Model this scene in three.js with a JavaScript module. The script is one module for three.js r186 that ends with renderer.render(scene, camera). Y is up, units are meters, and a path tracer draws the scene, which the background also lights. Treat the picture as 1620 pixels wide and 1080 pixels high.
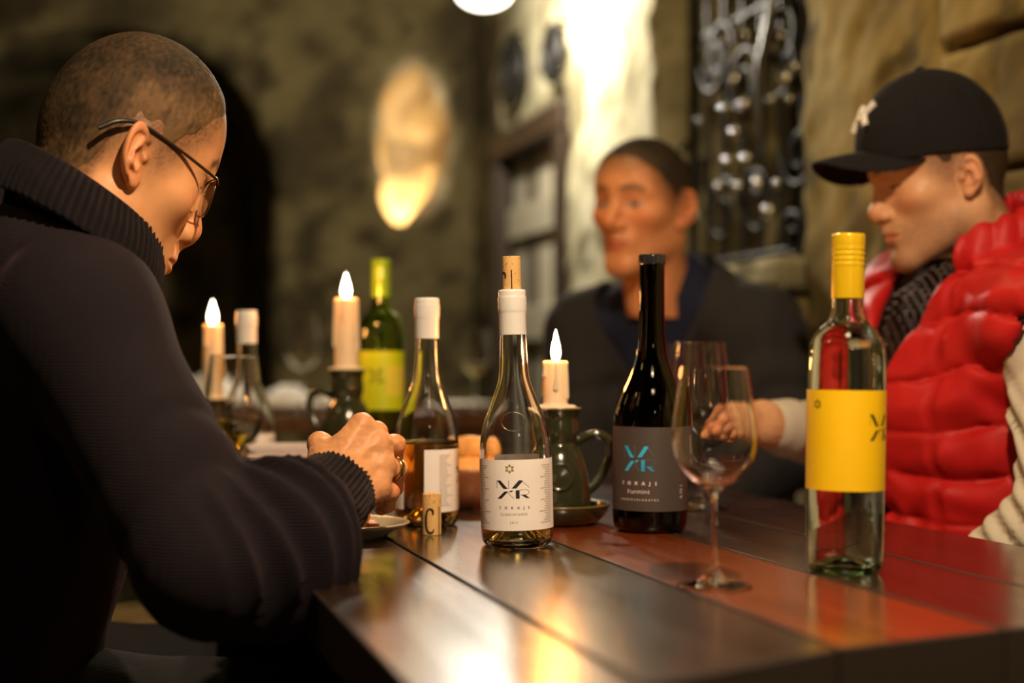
import * as THREE from 'three';
import { mergeGeometries, mergeVertices } from 'three/addons/utils/BufferGeometryUtils.js';
import { RoundedBoxGeometry } from 'three/addons/geometries/RoundedBoxGeometry.js';
import { ImprovedNoise } from 'three/addons/math/ImprovedNoise.js';

// ---------------------------------------------------------------- camera, lights, exposure
const FPX = 2250, EYE = 0.937, HORIZON = 580;              // 50 mm lens on a 36 mm wide frame, in pixels of 1620 x 1080
const scene = new THREE.Scene();
scene.background = new THREE.Color(0x000000);
const camera = new THREE.PerspectiveCamera(2 * Math.atan(540 / FPX) * 180 / Math.PI, 1.5, 0.05, 40);
camera.filmGauge = 36;
camera.position.set(0, EYE, 0);
camera.setViewOffset(1620, 1080, 0, 540 - HORIZON, 1620, 1080);
camera.focus = 1.47;
camera.userData.fStop = 2.1;
scene.add(camera);
const renderer = new THREE.WebGLRenderer({ antialias: true });
renderer.toneMapping = THREE.LinearToneMapping;
renderer.toneMappingExposure = 1.25;
renderer.shadowMap.enabled = true;

// a point of the place: picture column and row of the survey photograph and distance along the view axis, in metres
const W = (px, py, d) => new THREE.Vector3((px - 810) * d / FPX, EYE + (HORIZON - py) * d / FPX, -d);
// the table and the room share these axes: n across (to the right), s along (away)
const TA = 16.5 * Math.PI / 180, TC = Math.cos(TA), TS = Math.sin(TA), TOP = 0.75;
const T = (n, y, s) => new THREE.Vector3(n * TC - s * TS, y, -(n * TS + s * TC));
const toNS = (v) => [v.x * TC - v.z * TS, -v.x * TS - v.z * TC];
const onTable = (px, d) => { const v = W(px, 0, d); v.y = TOP; return v; };

const LIGHTS = {
  globeBack: { at: W(766, -15, 3.85), r: 0.076, cd: 3.6, color: 0xfff4e0, glow: 6 },
  shaded: { at: new THREE.Vector3(0.22, 1.80, -0.68), cd: 5.0, color: 0xffe2ba, glow: 8 },
  fillGlobeFront: { at: new THREE.Vector3(0.45, 1.5, 0.5), r: 0.08, cd: 0.25, color: 0xffe2ba, glow: 5 },  // added weak fill from behind the viewer
  fillGlobeSide: { at: new THREE.Vector3(-1.35, 2.0, -1.0), r: 0.09, cd: 0.12, color: 0xffdc90, glow: 5 },  // added, unseen: dim light for the left man's back and nape
  fillGlobeMid: { at: T(0.62, 2.1, 2.05), r: 0.075, cd: 0.9, color: 0xffdf9e, glow: 6 },  // added above the view to brighten the stone pier
  candle: { cd: 0.08, color: 0xff9f45, glow: 14 },
  nicheCandle: { cd: 0.45, color: 0xffdca4 },
};
function pointLight(name, at, cd, color, size) {
  const l = new THREE.PointLight(color, cd, 0, 2);
  l.name = name; l.position.copy(at); l.castShadow = true; l.shadow.radius = size / 0.02; l.shadow.bias = -0.002; l.shadow.mapSize.set(1024, 1024);
  l.shadow.camera.near = 0.02; l.shadow.camera.far = 12;
  scene.add(l); return l;
}

// ---------------------------------------------------------------- small helpers
const V = (x, y, z) => new THREE.Vector3(x, y, z);
const clamp = THREE.MathUtils.clamp, lerp = THREE.MathUtils.lerp, sstep = (a, b, x) => { const t = clamp((x - a) / (b - a), 0, 1); return t * t * (3 - 2 * t); };
const perlin = new ImprovedNoise(), noise = (x, y, z) => perlin.noise(x, y, z);
const fbm = (x, y, z, o = 4) => { let a = 0, k = 0.5; for (let i = 0; i < o; i++) { a += k * perlin.noise(x, y, z); x = x * 2.03 + 7.1; y = y * 2.03 + 3.7; z = z * 2.03 + 5.3; k *= 0.5; } return a; };
let seed = 20177; const rnd = () => { seed = (seed * 1664525 + 1013904223) >>> 0; return seed / 4294967296; };
const used = new Map();
const numbered = (n) => { const k = used.get(n) ?? 0; used.set(n, k + 1); return k ? `${n}_${String(k).padStart(3, '0')}` : n; };
const shade = (o) => { o.traverse((c) => { if (c.isMesh) { c.castShadow = true; c.receiveShadow = true; } }); return o; };
function tag(o, label, category, group, kind) {
  if (label) o.userData.label = label;
  if (category) o.userData.category = category;
  if (group) o.userData.group = group;
  if (kind) o.userData.kind = kind;
  return o;
}
function thing(name, label, category, at = V(0, 0, 0), turn = 0, group) {
  const o = new THREE.Group(); o.name = numbered(name); o.position.copy(at); o.rotation.y = turn; scene.add(o);
  return tag(o, label, category, group);
}
function part(name, geo, m, parent, label) {
  const g = Array.isArray(geo) ? join(geo) : geo, o = new THREE.Mesh(g, m);
  o.name = parent ? name : numbered(name); o.castShadow = o.receiveShadow = true;
  (parent ?? scene).add(o);
  if (label) o.userData.label = label;
  return o;
}
function copyOf(src, at, turn, label, group) {
  const c = src.clone(); c.name = numbered(src.name.replace(/_\d+$/, '')); c.position.copy(at); c.rotation.set(0, turn, 0);
  c.userData = { ...src.userData };
  if (label) c.userData.label = label;
  if (group) c.userData.group = group;
  scene.add(c); return c;
}
function join(list) {
  const gs = list.map((g) => { let h = g.index ? g : (() => { const k = g.clone(); k.setIndex([...Array(g.attributes.position.count).keys()]); return k; })(); h = h.clone(); for (const a of Object.keys(h.attributes)) if (!['position', 'normal', 'uv'].includes(a)) h.deleteAttribute(a); if (!h.attributes.uv) h.setAttribute('uv', new THREE.BufferAttribute(new Float32Array(h.attributes.position.count * 2), 2)); return h; });
  return mergeGeometries(gs);
}
const joinColored = (list) => mergeGeometries(list);
const moved = (g, x, y, z) => g.clone().translate(x, y, z);
const mat = (name, color, o = {}) => { const m = new THREE.MeshPhysicalMaterial({ color: Array.isArray(color) ? new THREE.Color().setRGB(...color) : new THREE.Color(color), roughness: 0.6, ...o }); m.name = name; m.side = THREE.DoubleSide; return m; };

const lathe = (pts, seg = 64, a0 = 0, a1 = Math.PI * 2) => new THREE.LatheGeometry(pts.map(([r, y]) => new THREE.Vector2(Math.max(r, 0), y)), seg, a0, a1);
// a smooth run of [r, y] points through the given ones
function smooth(pts, n = 6) {
  const c = new THREE.CatmullRomCurve3(pts.map(([r, y]) => V(r, y, 0)), false, 'centripetal');
  return c.getPoints((pts.length - 1) * n).map((p) => [p.x, p.y]);
}
const tube = (pts, r, seg = 24, radial = 10, closed = false) => new THREE.TubeGeometry(new THREE.CatmullRomCurve3(pts, closed, 'centripetal'), seg, r, radial, closed);
function taperTube(pts, rad, seg = 32, radial = 12) {     // rad(t) = radius along the curve
  const c = new THREE.CatmullRomCurve3(pts, false, 'centripetal'), g = new THREE.TubeGeometry(c, seg, 1, radial, false), p = g.attributes.position, P = new THREE.Vector3();
  for (let i = 0; i <= seg; i++) { c.getPointAt(i / seg, P); const r = rad(i / seg); for (let j = 0; j <= radial; j++) { const k = i * (radial + 1) + j; p.setXYZ(k, P.x + (p.getX(k) - P.x) * r, P.y + (p.getY(k) - P.y) * r, P.z + (p.getZ(k) - P.z) * r); } }
  g.computeVertexNormals(); return g;
}
function texture(w, h, draw, repeat) {
  const c = document.createElement('canvas'); c.width = w; c.height = h; draw(c.getContext('2d'), w, h);
  const t = new THREE.CanvasTexture(c); t.colorSpace = THREE.SRGBColorSpace; t.anisotropy = 8; t.magFilter = THREE.LinearFilter;
  if (repeat) { t.wrapS = t.wrapT = THREE.RepeatWrapping; t.repeat.set(...repeat); }
  return t;
}
function dataTexture(w, h, f, color, repeat) {
  const a = new Uint8Array(w * h * 4);
  for (let y = 0; y < h; y++) for (let x = 0; x < w; x++) { const c = f(x / w, y / h); for (let k = 0; k < 3; k++) a[(y * w + x) * 4 + k] = clamp(Array.isArray(c) ? c[k] : c, 0, 1) * 255; a[(y * w + x) * 4 + 3] = 255; }
  const t = new THREE.DataTexture(a, w, h); t.magFilter = THREE.LinearFilter; t.minFilter = THREE.LinearMipmapLinearFilter; t.generateMipmaps = true; t.wrapS = t.wrapT = THREE.RepeatWrapping;
  if (color) t.colorSpace = THREE.SRGBColorSpace;
  if (repeat) t.repeat.set(...repeat);
  t.needsUpdate = true; return t;
}

// ---------------------------------------------------------------- distance fields and their mesher (bodies, clothes, rocks)
const smin = (a, b, k) => { const h = Math.max(k - Math.abs(a - b), 0) / k; return Math.min(a, b) - h * h * k * 0.25; };
const smax = (a, b, k) => -smin(-a, -b, k);
const ell = (x, y, z, a, b, c) => { const k0 = Math.hypot(x / a, y / b, z / c), k1 = Math.hypot(x / (a * a), y / (b * b), z / (c * c)); return k1 > 1e-9 ? k0 * (k0 - 1) / k1 : -Math.min(a, b, c); };
const ball = (x, y, z, r) => Math.sqrt(x * x + y * y + z * z) - r;
function seg(x, y, z, ax, ay, az, bx, by, bz, ra, rb) {      // tapered capsule
  const ux = bx - ax, uy = by - ay, uz = bz - az, wx = x - ax, wy = y - ay, wz = z - az, t = clamp((wx * ux + wy * uy + wz * uz) / (ux * ux + uy * uy + uz * uz), 0, 1);
  return Math.hypot(wx - ux * t, wy - uy * t, wz - uz * t) - (ra + (rb - ra) * t);
}
const bone = (a, b, ra, rb) => (x, y, z) => seg(x, y, z, a.x, a.y, a.z, b.x, b.y, b.z, ra, rb);
function blob(c, r, q) {                                     // turned ellipsoid: centre, radii, basis matrix
  const e = q.clone().invert().elements;
  return (x, y, z) => { const X = x - c.x, Y = y - c.y, Z = z - c.z; return ell(e[0] * X + e[4] * Y + e[8] * Z, e[1] * X + e[5] * Y + e[9] * Z, e[2] * X + e[6] * Y + e[10] * Z, r[0], r[1], r[2]); };
}
const union = (list, k) => (x, y, z) => { let d = list[0](x, y, z); for (let i = 1; i < list.length; i++) d = smin(d, list[i](x, y, z), k); return d; };
// naive surface nets over a box, skipping blocks that are far from the surface; color(x, y, z, nx, ny, nz) -> [r, g, b]
function netMesh(f, lo, hi, h, color, uvOf) {
  const B = 8, n = [0, 1, 2].map((k) => Math.ceil((hi[k] - lo[k]) / h / B) * B), S = [n[0] + 1, n[1] + 1, n[2] + 1], FAR = 1e3;
  const D = new Float32Array(S[0] * S[1] * S[2]).fill(FAR), at = (i, j, k) => (k * S[1] + j) * S[0] + i;
  const blockSeen = [];
  for (let bk = 0; bk < n[2]; bk += B) for (let bj = 0; bj < n[1]; bj += B) for (let bi = 0; bi < n[0]; bi += B) {
    const c = f(lo[0] + (bi + B / 2) * h, lo[1] + (bj + B / 2) * h, lo[2] + (bk + B / 2) * h);
    if (Math.abs(c) > B * h * 1.35 + 0.006) continue;
    blockSeen.push([bi, bj, bk]);
    for (let k = bk; k <= bk + B; k++) for (let j = bj; j <= bj + B; j++) for (let i = bi; i <= bi + B; i++) { const q = at(i, j, k); if (D[q] === FAR) D[q] = f(lo[0] + i * h, lo[1] + j * h, lo[2] + k * h); }
  }
  const cell = new Int32Array(S[0] * S[1] * S[2]).fill(-1), pos = [], idx = [], E = [[0, 1], [0, 2], [0, 4], [1, 3], [1, 5], [2, 3], [2, 6], [3, 7], [4, 5], [4, 6], [5, 7], [6, 7]];
  const v = new Float32Array(8);
  for (const [bi, bj, bk] of blockSeen) for (let k = bk; k < bk + B; k++) for (let j = bj; j < bj + B; j++) for (let i = bi; i < bi + B; i++) {
    let m = 0;
    for (let c = 0; c < 8; c++) { v[c] = D[at(i + (c & 1), j + ((c >> 1) & 1), k + (c >> 2))]; if (v[c] < 0) m |= 1 << c; }
    if (m === 0 || m === 255) continue;
    let X = 0, Y = 0, Z = 0, w = 0;
    for (const [a, b] of E) if ((v[a] < 0) !== (v[b] < 0)) { const t = v[a] / (v[a] - v[b]); X += (a & 1) + t * ((b & 1) - (a & 1)); Y += ((a >> 1) & 1) + t * (((b >> 1) & 1) - ((a >> 1) & 1)); Z += (a >> 2) + t * ((b >> 2) - (a >> 2)); w++; }
    cell[at(i, j, k)] = pos.length / 3;
    pos.push(lo[0] + (i + X / w) * h, lo[1] + (j + Y / w) * h, lo[2] + (k + Z / w) * h);
  }
  const quad = (a, b, c, d, flip) => { if (a < 0 || b < 0 || c < 0 || d < 0) return; if (flip) idx.push(a, c, b, a, d, c); else idx.push(a, b, c, a, c, d); };
  for (const [bi, bj, bk] of blockSeen) for (let k = bk; k < bk + B; k++) for (let j = bj; j < bj + B; j++) for (let i = bi; i < bi + B; i++) {
    const s = D[at(i, j, k)] < 0;
    if (j > 0 && k > 0 && i < n[0] && D[at(i + 1, j, k)] !== FAR && s !== (D[at(i + 1, j, k)] < 0)) quad(cell[at(i, j - 1, k - 1)], cell[at(i, j, k - 1)], cell[at(i, j, k)], cell[at(i, j - 1, k)], !s);
    if (i > 0 && k > 0 && j < n[1] && D[at(i, j + 1, k)] !== FAR && s !== (D[at(i, j + 1, k)] < 0)) quad(cell[at(i - 1, j, k - 1)], cell[at(i - 1, j, k)], cell[at(i, j, k)], cell[at(i, j, k - 1)], !s);
    if (i > 0 && j > 0 && k < n[2] && D[at(i, j, k + 1)] !== FAR && s !== (D[at(i, j, k + 1)] < 0)) quad(cell[at(i - 1, j - 1, k)], cell[at(i, j - 1, k)], cell[at(i, j, k)], cell[at(i - 1, j, k)], !s);
  }
  const g = new THREE.BufferGeometry(), N = pos.length / 3, nor = new Float32Array(N * 3), col = color && new Float32Array(N * 3), uv = new Float32Array(N * 2), e = h * 0.5;
  for (let i = 0; i < N; i++) {
    const x = pos[i * 3], y = pos[i * 3 + 1], z = pos[i * 3 + 2];
    const a = f(x + e, y - e, z - e), b = f(x - e, y - e, z + e), c = f(x - e, y + e, z - e), d = f(x + e, y + e, z + e);
    let nx = a - b - c + d, ny = -a - b + c + d, nz = -a + b - c + d; const l = Math.hypot(nx, ny, nz) || 1; nx /= l; ny /= l; nz /= l;
    nor.set([nx, ny, nz], i * 3);
    if (col) col.set(color(x, y, z, nx, ny, nz), i * 3);
    const q = uvOf ? uvOf(x, y, z) : [x * 0.8 + z * 0.8, y]; uv[i * 2] = q[0]; uv[i * 2 + 1] = q[1];
  }
  g.setIndex(idx); g.setAttribute('position', new THREE.BufferAttribute(new Float32Array(pos), 3)); g.setAttribute('normal', new THREE.BufferAttribute(nor, 3)); g.setAttribute('uv', new THREE.BufferAttribute(uv, 2));
  if (col) g.setAttribute('color', new THREE.BufferAttribute(col, 3));
  return g;
}
function boxOf(points, pad) { const b = new THREE.Box3().setFromPoints(points).expandByScalar(pad); return [b.min.toArray(), b.max.toArray()]; }

// ---------------------------------------------------------------- heads (own axes: +z face, +y up, +x the person's left, origin between the ears)
let earSize = 1, earTilt = 0.16;
function earField(ax, y, z) {
  // turned a little out from the skull and leaning back
  const K = earSize; let X = (ax - 0.0735) / K, Y = (y - 0.002) / K, Z = (z + 0.012) / K;
  const ca = Math.cos(0.42), sa = Math.sin(0.42), x1 = X * ca + Z * sa, z1 = -X * sa + Z * ca, cb = Math.cos(earTilt), sb = Math.sin(earTilt);
  const ey = Y * cb - z1 * sb, ez = Y * sb + z1 * cb, ex = x1 - 0.006;
  if (Math.abs(ex) > 0.05 || Math.abs(ey) > 0.07 || Math.abs(ez) > 0.06) return 0.03;
  const wide = 0.0175 - 0.004 * sstep(0.005, -0.03, ey), q = Math.sqrt((ey / 0.0305) ** 2 + (ez / wide) ** 2);
  let d = ell(ex + 0.001, ey, ez, 0.0062, 0.0315, wide + 0.0015);
  d = smin(d, ell(ex + 0.010, ey, ez - 0.004, 0.012, 0.022, 0.012), 0.006);
  const cut = sstep(0.001, 0.011, ez) * sstep(0.014, 0.0, ey) * 0.02 + sstep(-0.018, -0.03, ey) * 0.004;
  d = smax(d, -(Math.sqrt(((q - 0.70) * 0.021) ** 2 + (ex - 0.0085) ** 2) - 0.0042 + cut * 0.4), 0.003);            // groove inside the rim
  d = smin(d, Math.sqrt(((q - 0.98) * 0.021) ** 2 + (ex - 0.0035) ** 2) - 0.0041 + cut, 0.0025);                      // rim
  d = smin(d, seg(ex, ey, ez, 0.0045, 0.014, 0.006, 0.0055, -0.006, -0.0095, 0.0036, 0.0042), 0.004);                 // inner fold
  d = smin(d, seg(ex, ey, ez, 0.0055, -0.006, -0.0095, 0.004, -0.015, 0.002, 0.0042, 0.0036), 0.004);
  d = smax(d, -ell(ex - 0.009, ey + 0.003, ez - 0.003, 0.0105, 0.0115, 0.0078), 0.003);                               // hollow
  d = smin(d, ball(ex - 0.004, ey + 0.004, ez - 0.0135, 0.0052), 0.003);                                              // tragus
  d = smin(d, ell(ex - 0.001, ey + 0.0275, ez - 0.0035, 0.0058, 0.009, 0.0085), 0.005);                               // lobe
  return d * K;
}
function headField(o) {
  const nose = o.nose ?? 1, jawW = o.jaw ?? 1, nb = o.neckBack ?? -0.066;
  return (x, y, z) => {
    const ax = Math.abs(x);
    let d = ell(x, y - 0.036, z + 0.003, 0.0765, 0.091, 0.0995);
    d = smin(d, ell(x, y - 0.052, z - 0.026, 0.066, 0.056, 0.068), 0.03);
    d = smin(d, ell(x, y + 0.022, z - 0.028, 0.0615, 0.08, 0.061), 0.03);
    d = smin(d, seg(ax, y, z, 0.047 * jawW, -0.056, 0.004, 0.016, -0.094, 0.072, 0.022, 0.018), 0.026);
    d = smin(d, ball(x, y + 0.094, z - 0.077, 0.0195), 0.02);
    d = smin(d, ell(ax - 0.043, y + 0.010, z - 0.059, 0.023, 0.017, 0.021), 0.02);
    d = smin(d, ell(x, y + 0.056, z - 0.073, 0.029, 0.027, 0.0255), 0.016);
    // neck, before the small features
    d = smin(d, seg(x, y, z, 0, -0.055, -0.030, 0, -0.2, nb, 0.0545, 0.062), 0.028);
    d = smin(d, seg(ax, y, z, 0.05, -0.045, -0.02, 0.018, -0.17, nb + 0.05, 0.016, 0.016), 0.022);
    if (z > 0.03 || ax > 0.055) {
      d = smin(d, seg(ax, y, z, 0.008, 0.036, 0.0875, 0.044, 0.032, 0.068, 0.0115, 0.0085), 0.014);
      d = smax(d, -ell(ax - 0.0335, y - 0.011, z - 0.106, 0.0215, 0.0135, 0.0215), 0.013);
      d = smin(d, ball(ax - 0.0325, y - 0.0095, z - 0.0735, 0.0148), 0.004);
      d = smin(d, seg(ax, y, z, 0.020, 0.0175, 0.0845, 0.046, 0.015, 0.075, 0.0038, 0.0032), 0.005);           // upper lid
      d = smin(d, seg(x, y, z, 0, 0.022, 0.0885, 0, -0.018, 0.1085 + 0.004 * nose, 0.0085, 0.0104), 0.012);
      d = smin(d, ball(x, y + 0.0215, z - 0.1095 - 0.004 * nose, 0.0102), 0.009);
      d = smin(d, seg(x, y, z, 0, -0.029, 0.1065 + 0.003 * nose, 0, -0.046, 0.0945, 0.0065, 0.006), 0.009);
      d = smin(d, ell(ax - 0.0125, y + 0.0265, z - 0.0985, 0.0078, 0.0088, 0.0105), 0.006);
      d = smax(d, -ell(ax - 0.0065, y + 0.0375, z - 0.1045, 0.004, 0.0055, 0.0058), 0.003);
      d = smin(d, seg(ax, y, z, 0, -0.0515, 0.0985, 0.023, -0.0565, 0.0855, 0.0058, 0.003), 0.004);
      d = smin(d, seg(ax, y, z, 0, -0.0635, 0.0965, 0.021, -0.0595, 0.0855, 0.0068, 0.003), 0.004);
      d = smax(d, -seg(ax, y, z, 0, -0.0578, 0.107, 0.025, -0.0585, 0.088, o.mouth ?? 0.0016, 0.001), 0.003);
      d = smax(d, -ell(x, y + 0.076, z - 0.104, 0.018, 0.006, 0.008), 0.01);
      if (!o.noEar) d = smin(d, earField(ax, y, z), 0.006);
    }
    return d;
  };
}
// how far inside the hair's outline a point of the scalp lies (metres, negative outside)
function hairDepth(ax, y, z, o) {
  const front = o.front ?? 0.075, t = [[-0.11, -0.062], [-0.07, -0.058], [-0.045, -0.03], [-0.034, 0.006], [-0.022, 0.024], [0.006, 0.024], [0.014, 0.012], [0.024, 0.012], [0.042, 0.032], [0.055, 0.045], [0.068, 0.06], [0.08, front + 0.005], [0.12, front + 0.012]];
  let i = 0; while (i < t.length - 2 && z > t[i + 1][0]) i++;
  const k = clamp((z - t[i][0]) / (t[i + 1][0] - t[i][0]), 0, 1);
  return y - lerp(t[i][1], t[i + 1][1], k) + 0.006 * noise(ax * 90, y * 90, z * 90);
}
function skinColor(o) {
  const base = o.skin ?? [0.52, 0.27, 0.155], hair = o.hairColor ?? [0.02, 0.013, 0.008];
  const skull = headField({ ...o, noEar: true });
  return (x, y, z) => {
    const ax = Math.abs(x); let c = base.slice();
    const tint = (t, k) => { for (let i = 0; i < 3; i++) c[i] = lerp(c[i], t[i], clamp(k, 0, 1)); };
    const mottled = 1 + 0.16 * fbm(x * 55, y * 55, z * 55, 3); c = c.map((v) => v * mottled);
    tint([base[0] * 0.92, base[1] * 0.62, base[2] * 0.55], 0.55 * sstep(0.03, 0.01, Math.hypot(ax - 0.043, y + 0.012, z - 0.07)) + 0.5 * sstep(0.024, 0.008, Math.hypot(x, y + 0.02, z - 0.112)) + 0.45 * sstep(0.07, 0.08, ax));
    if (z > 0.06) {
      tint([base[0] * 0.66, base[1] * 0.34, base[2] * 0.34], 0.9 * sstep(0.0095, 0.005, Math.abs(y + 0.0575) + 0.25 * Math.max(0, ax - 0.012)) * sstep(0.028, 0.018, ax));
      const brow = 1 - Math.abs(y - 0.036 - 0.004 * sstep(0.01, 0.03, ax) + 0.006 * sstep(0.035, 0.05, ax)) / (0.0062 - 0.05 * Math.max(0, ax - 0.03));
      tint(hair, 0.85 * sstep(-0.1, 0.7, brow + 0.5 * noise(x * 300, y * 120, z * 300)) * sstep(0.008, 0.013, ax) * sstep(0.054, 0.046, ax));
      // eyes: white, iris, dark lash line; lids cover the upper part
      const ex = ax - 0.0325, ey = y - 0.0085, open = o.eyes ?? 0.0042;
      if (Math.abs(ex) < 0.0135 && z > 0.07) {
        const lid = open * Math.sqrt(Math.max(0, 1 - (ex / 0.0132) ** 2));
        if (Math.abs(ey) < lid) { c = [0.5, 0.46, 0.42]; if (Math.hypot(ex, ey) < 0.0056) c = [0.05, 0.03, 0.02]; }
        else if (ey > 0 && ey < lid + 0.0026) c = [0.03, 0.018, 0.012];
      }
    }
    const beard = sstep(-0.028, -0.055, y - 0.25 * Math.max(0, 0.03 - z)) * sstep(-0.02, 0.02, z) * sstep(-0.135, -0.11, y) * (1 - sstep(0.0, 0.008, 0.0125 - Math.abs(y + 0.058) - 0.3 * Math.max(0, ax - 0.015)) * sstep(0.085, 0.09, z));
    tint([base[0] * 0.42, base[1] * 0.42, base[2] * 0.45], (o.stubble ?? 0.3) * beard * (0.75 + 0.5 * noise(x * 420, y * 420, z * 420)));
    const b = hairDepth(ax, y, z, o);
    const onSkull = ax < 0.06 ? 1 : 1 - sstep(0.004, 0.009, skull(x, y, z)); tint([lerp(hair[0], base[0], 0.09), lerp(hair[1], base[1], 0.09), lerp(hair[2], base[2], 0.09)], (o.fade ?? 0.9) * onSkull * sstep(-0.04, 0.012, b) * (0.85 + 0.3 * noise(x * 350, y * 350, z * 350)));
    return c;
  };
}
function headMatrix(at, facing, pitch, roll = 0) {
  return new THREE.Matrix4().makeTranslation(at.x, at.y, at.z).multiply(new THREE.Matrix4().makeRotationY(facing)).multiply(new THREE.Matrix4().makeRotationX(pitch)).multiply(new THREE.Matrix4().makeRotationZ(roll));
}
function headGeometry(o, m, cell) { earSize = o.ear ?? 1; earTilt = o.earTilt ?? 0.16; return netMesh(headField(o), [-0.098, -0.19, -0.125], [0.098, 0.14, 0.14], cell, skinColor(o)).applyMatrix4(m); }
function hairGeometry(o, m, cell) {
  earSize = o.ear ?? 1; earTilt = o.earTilt ?? 0.16; const head = headField({ ...o, noEar: true }), hair = o.hairColor ?? [0.02, 0.013, 0.008], light = o.hairLight ?? [0.05, 0.032, 0.018];
  const f = (x, y, z) => { const ax = Math.abs(x), b = hairDepth(ax, y, z, o); const d = head(x, y, z), long = (o.hairLength ?? 0.006); return d - (-0.003 + (long + 0.003) * sstep(-0.012, 0.035, b)) - 0.0005 * noise(x * 260, y * 260, z * 260) - 0.0004 * noise(x * 600, y * 600, z * 600); };
  return netMesh(f, [-0.1, -0.09, -0.125], [0.1, 0.145, 0.125], cell, (x, y, z) => { const k = 0.5 + 0.9 * noise(x * 240, y * 140, z * 240) + 1.6 * fbm(x * 26, y * 26, z * 26, 3), q = sstep(0.075, 0.0, hairDepth(Math.abs(x), y, z, o)); return hair.map((h, i) => lerp(h, light[i], clamp(0.3 * k + 1.1 * q * (0.55 + 0.6 * k), 0, 1))); }).applyMatrix4(m);
}

// ---------------------------------------------------------------- hands: chains of joints, each finger its own
function handGeometry(j, skin, cell = 0.0022) {
  const palm = [], fingers = [], all = [];
  const add = (list, a, b, ra, rb) => { list.push(bone(a, b, ra, rb)); all.push(a, b); };
  const order = ['index', 'middle', 'ring', 'pinky'], R = { index: [0.0112, 0.0095, 0.0083, 0.0072], middle: [0.0115, 0.0098, 0.0085, 0.0074], ring: [0.011, 0.0093, 0.008, 0.007], pinky: [0.0098, 0.0082, 0.0072, 0.0063] };
  const mid = (a, b, t) => a.clone().lerp(b, t);
  order.forEach((n, i) => {
    const c = j[n], r = R[n];
    add(palm, mid(j.wristA, j.wristB, i / 3), c[0], 0.0155, r[0] + 0.0012);
    if (i) add(palm, j[order[i - 1]][0], c[0], 0.0095, 0.0095);
    fingers.push(union([bone(c[0], c[1], r[0], r[1]), bone(c[1], c[2], r[1], r[2]), bone(c[2], c[3], r[2], r[3]),
      (x, y, z) => ball(x - c[1].x, y - c[1].y, z - c[1].z, r[1] * 1.07), (x, y, z) => ball(x - c[2].x, y - c[2].y, z - c[2].z, r[2] * 1.05)], 0.003));
    all.push(...c);
  });
  const th = j.thumb;
  const thumb = union([bone(mid(j.wristA, j.wristB, 0.1), th[0], 0.015, 0.0145), bone(th[0], th[1], 0.015, 0.0118), bone(th[1], th[2], 0.0118, 0.0102), bone(th[2], th[3], 0.0102, 0.0082)], 0.006);
  const web = bone(th[0].clone().lerp(th[1], 0.4), j.index[0].clone().lerp(mid(j.wristA, j.wristB, 0.2), 0.35), 0.0105, 0.0115);
  all.push(...th, j.wristA, j.wristB, j.forearm);
  const arm = bone(j.forearm, mid(j.wristA, j.wristB, 0.5), 0.031, 0.0265), pf = union(palm, 0.012);
  const knuckles = order.map((n) => j[n][0]), up = j.up;
  const tendons = order.map((n, i) => [mid(j.wristA, j.wristB, 0.2 + i * 0.2).addScaledVector(up, 0.0165), j[n][0].clone().addScaledVector(up, 0.0102)]);
  const f = (x, y, z) => {
    let d = smin(pf(x, y, z), arm(x, y, z), 0.02);
    d = smin(d, web(x, y, z), 0.014);
    d = smin(d, thumb(x, y, z), 0.008);
    for (const [a, b] of tendons) d = smin(d, seg(x, y, z, a.x, a.y, a.z, b.x, b.y, b.z, 0.0015, 0.0032), 0.006);
    for (const k of knuckles) d = smin(d, ball(x - k.x - up.x * 0.004, y - k.y - up.y * 0.004, z - k.z - up.z * 0.004, 0.0098), 0.006);
    let e = 1; for (const g of fingers) e = Math.min(e, g(x, y, z));
    d = smin(d, e, 0.004);
    return d + 0.0006 * noise(x * 160, y * 160, z * 160) + 0.0004 * noise(x * 330, y * 330, z * 330);
  };
  const [lo, hi] = boxOf(all, 0.035);
  return netMesh(f, lo, hi, cell, (x, y, z) => {
    const k = 1 + 0.2 * fbm(x * 90, y * 90, z * 90, 3); let red = 0;
    for (const n of order) for (const p of j[n].slice(0, 3)) red = Math.max(red, sstep(0.017, 0.008, Math.hypot(x - p.x, y - p.y, z - p.z)));
    return [skin[0] * k, skin[1] * k * (1 - 0.22 * red), skin[2] * k * (1 - 0.26 * red)];
  });
}
// a relaxed hand in its own axes (wrist at the origin, +y to the fingers, +z the back, +x the thumb's side), carried by matrix m
function relaxedHand(m, curl = 1, flip = 1) {
  const p = (x, y, z) => V(x * flip, y, z).applyMatrix4(m), j = { forearm: p(0, -0.08, 0), wristA: p(0.016, 0, 0), wristB: p(-0.016, 0, 0), up: V(0, 0, 1).transformDirection(m) };
  const chain = (x, y, l, c) => { const out = [p(x, y, 0)]; let a = 0.25 * c, Y = y, Z = 0; for (const k of [0.5, 0.3, 0.24]) { Y += Math.cos(a) * l * k; Z -= Math.sin(a) * l * k; out.push(p(x * (1 + 0.1 * k), Y, Z)); a += 0.55 * c; } return out; };
  j.index = chain(0.028, 0.088, 0.078, curl * 0.9); j.middle = chain(0.008, 0.091, 0.086, curl); j.ring = chain(-0.012, 0.086, 0.08, curl * 1.1); j.pinky = chain(-0.031, 0.077, 0.062, curl * 1.2);
  j.thumb = [p(0.03, 0.025, -0.012), p(0.048, 0.058, -0.024), p(0.048, 0.085, -0.034), p(0.042, 0.104, -0.042)];
  return j;
}

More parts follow.
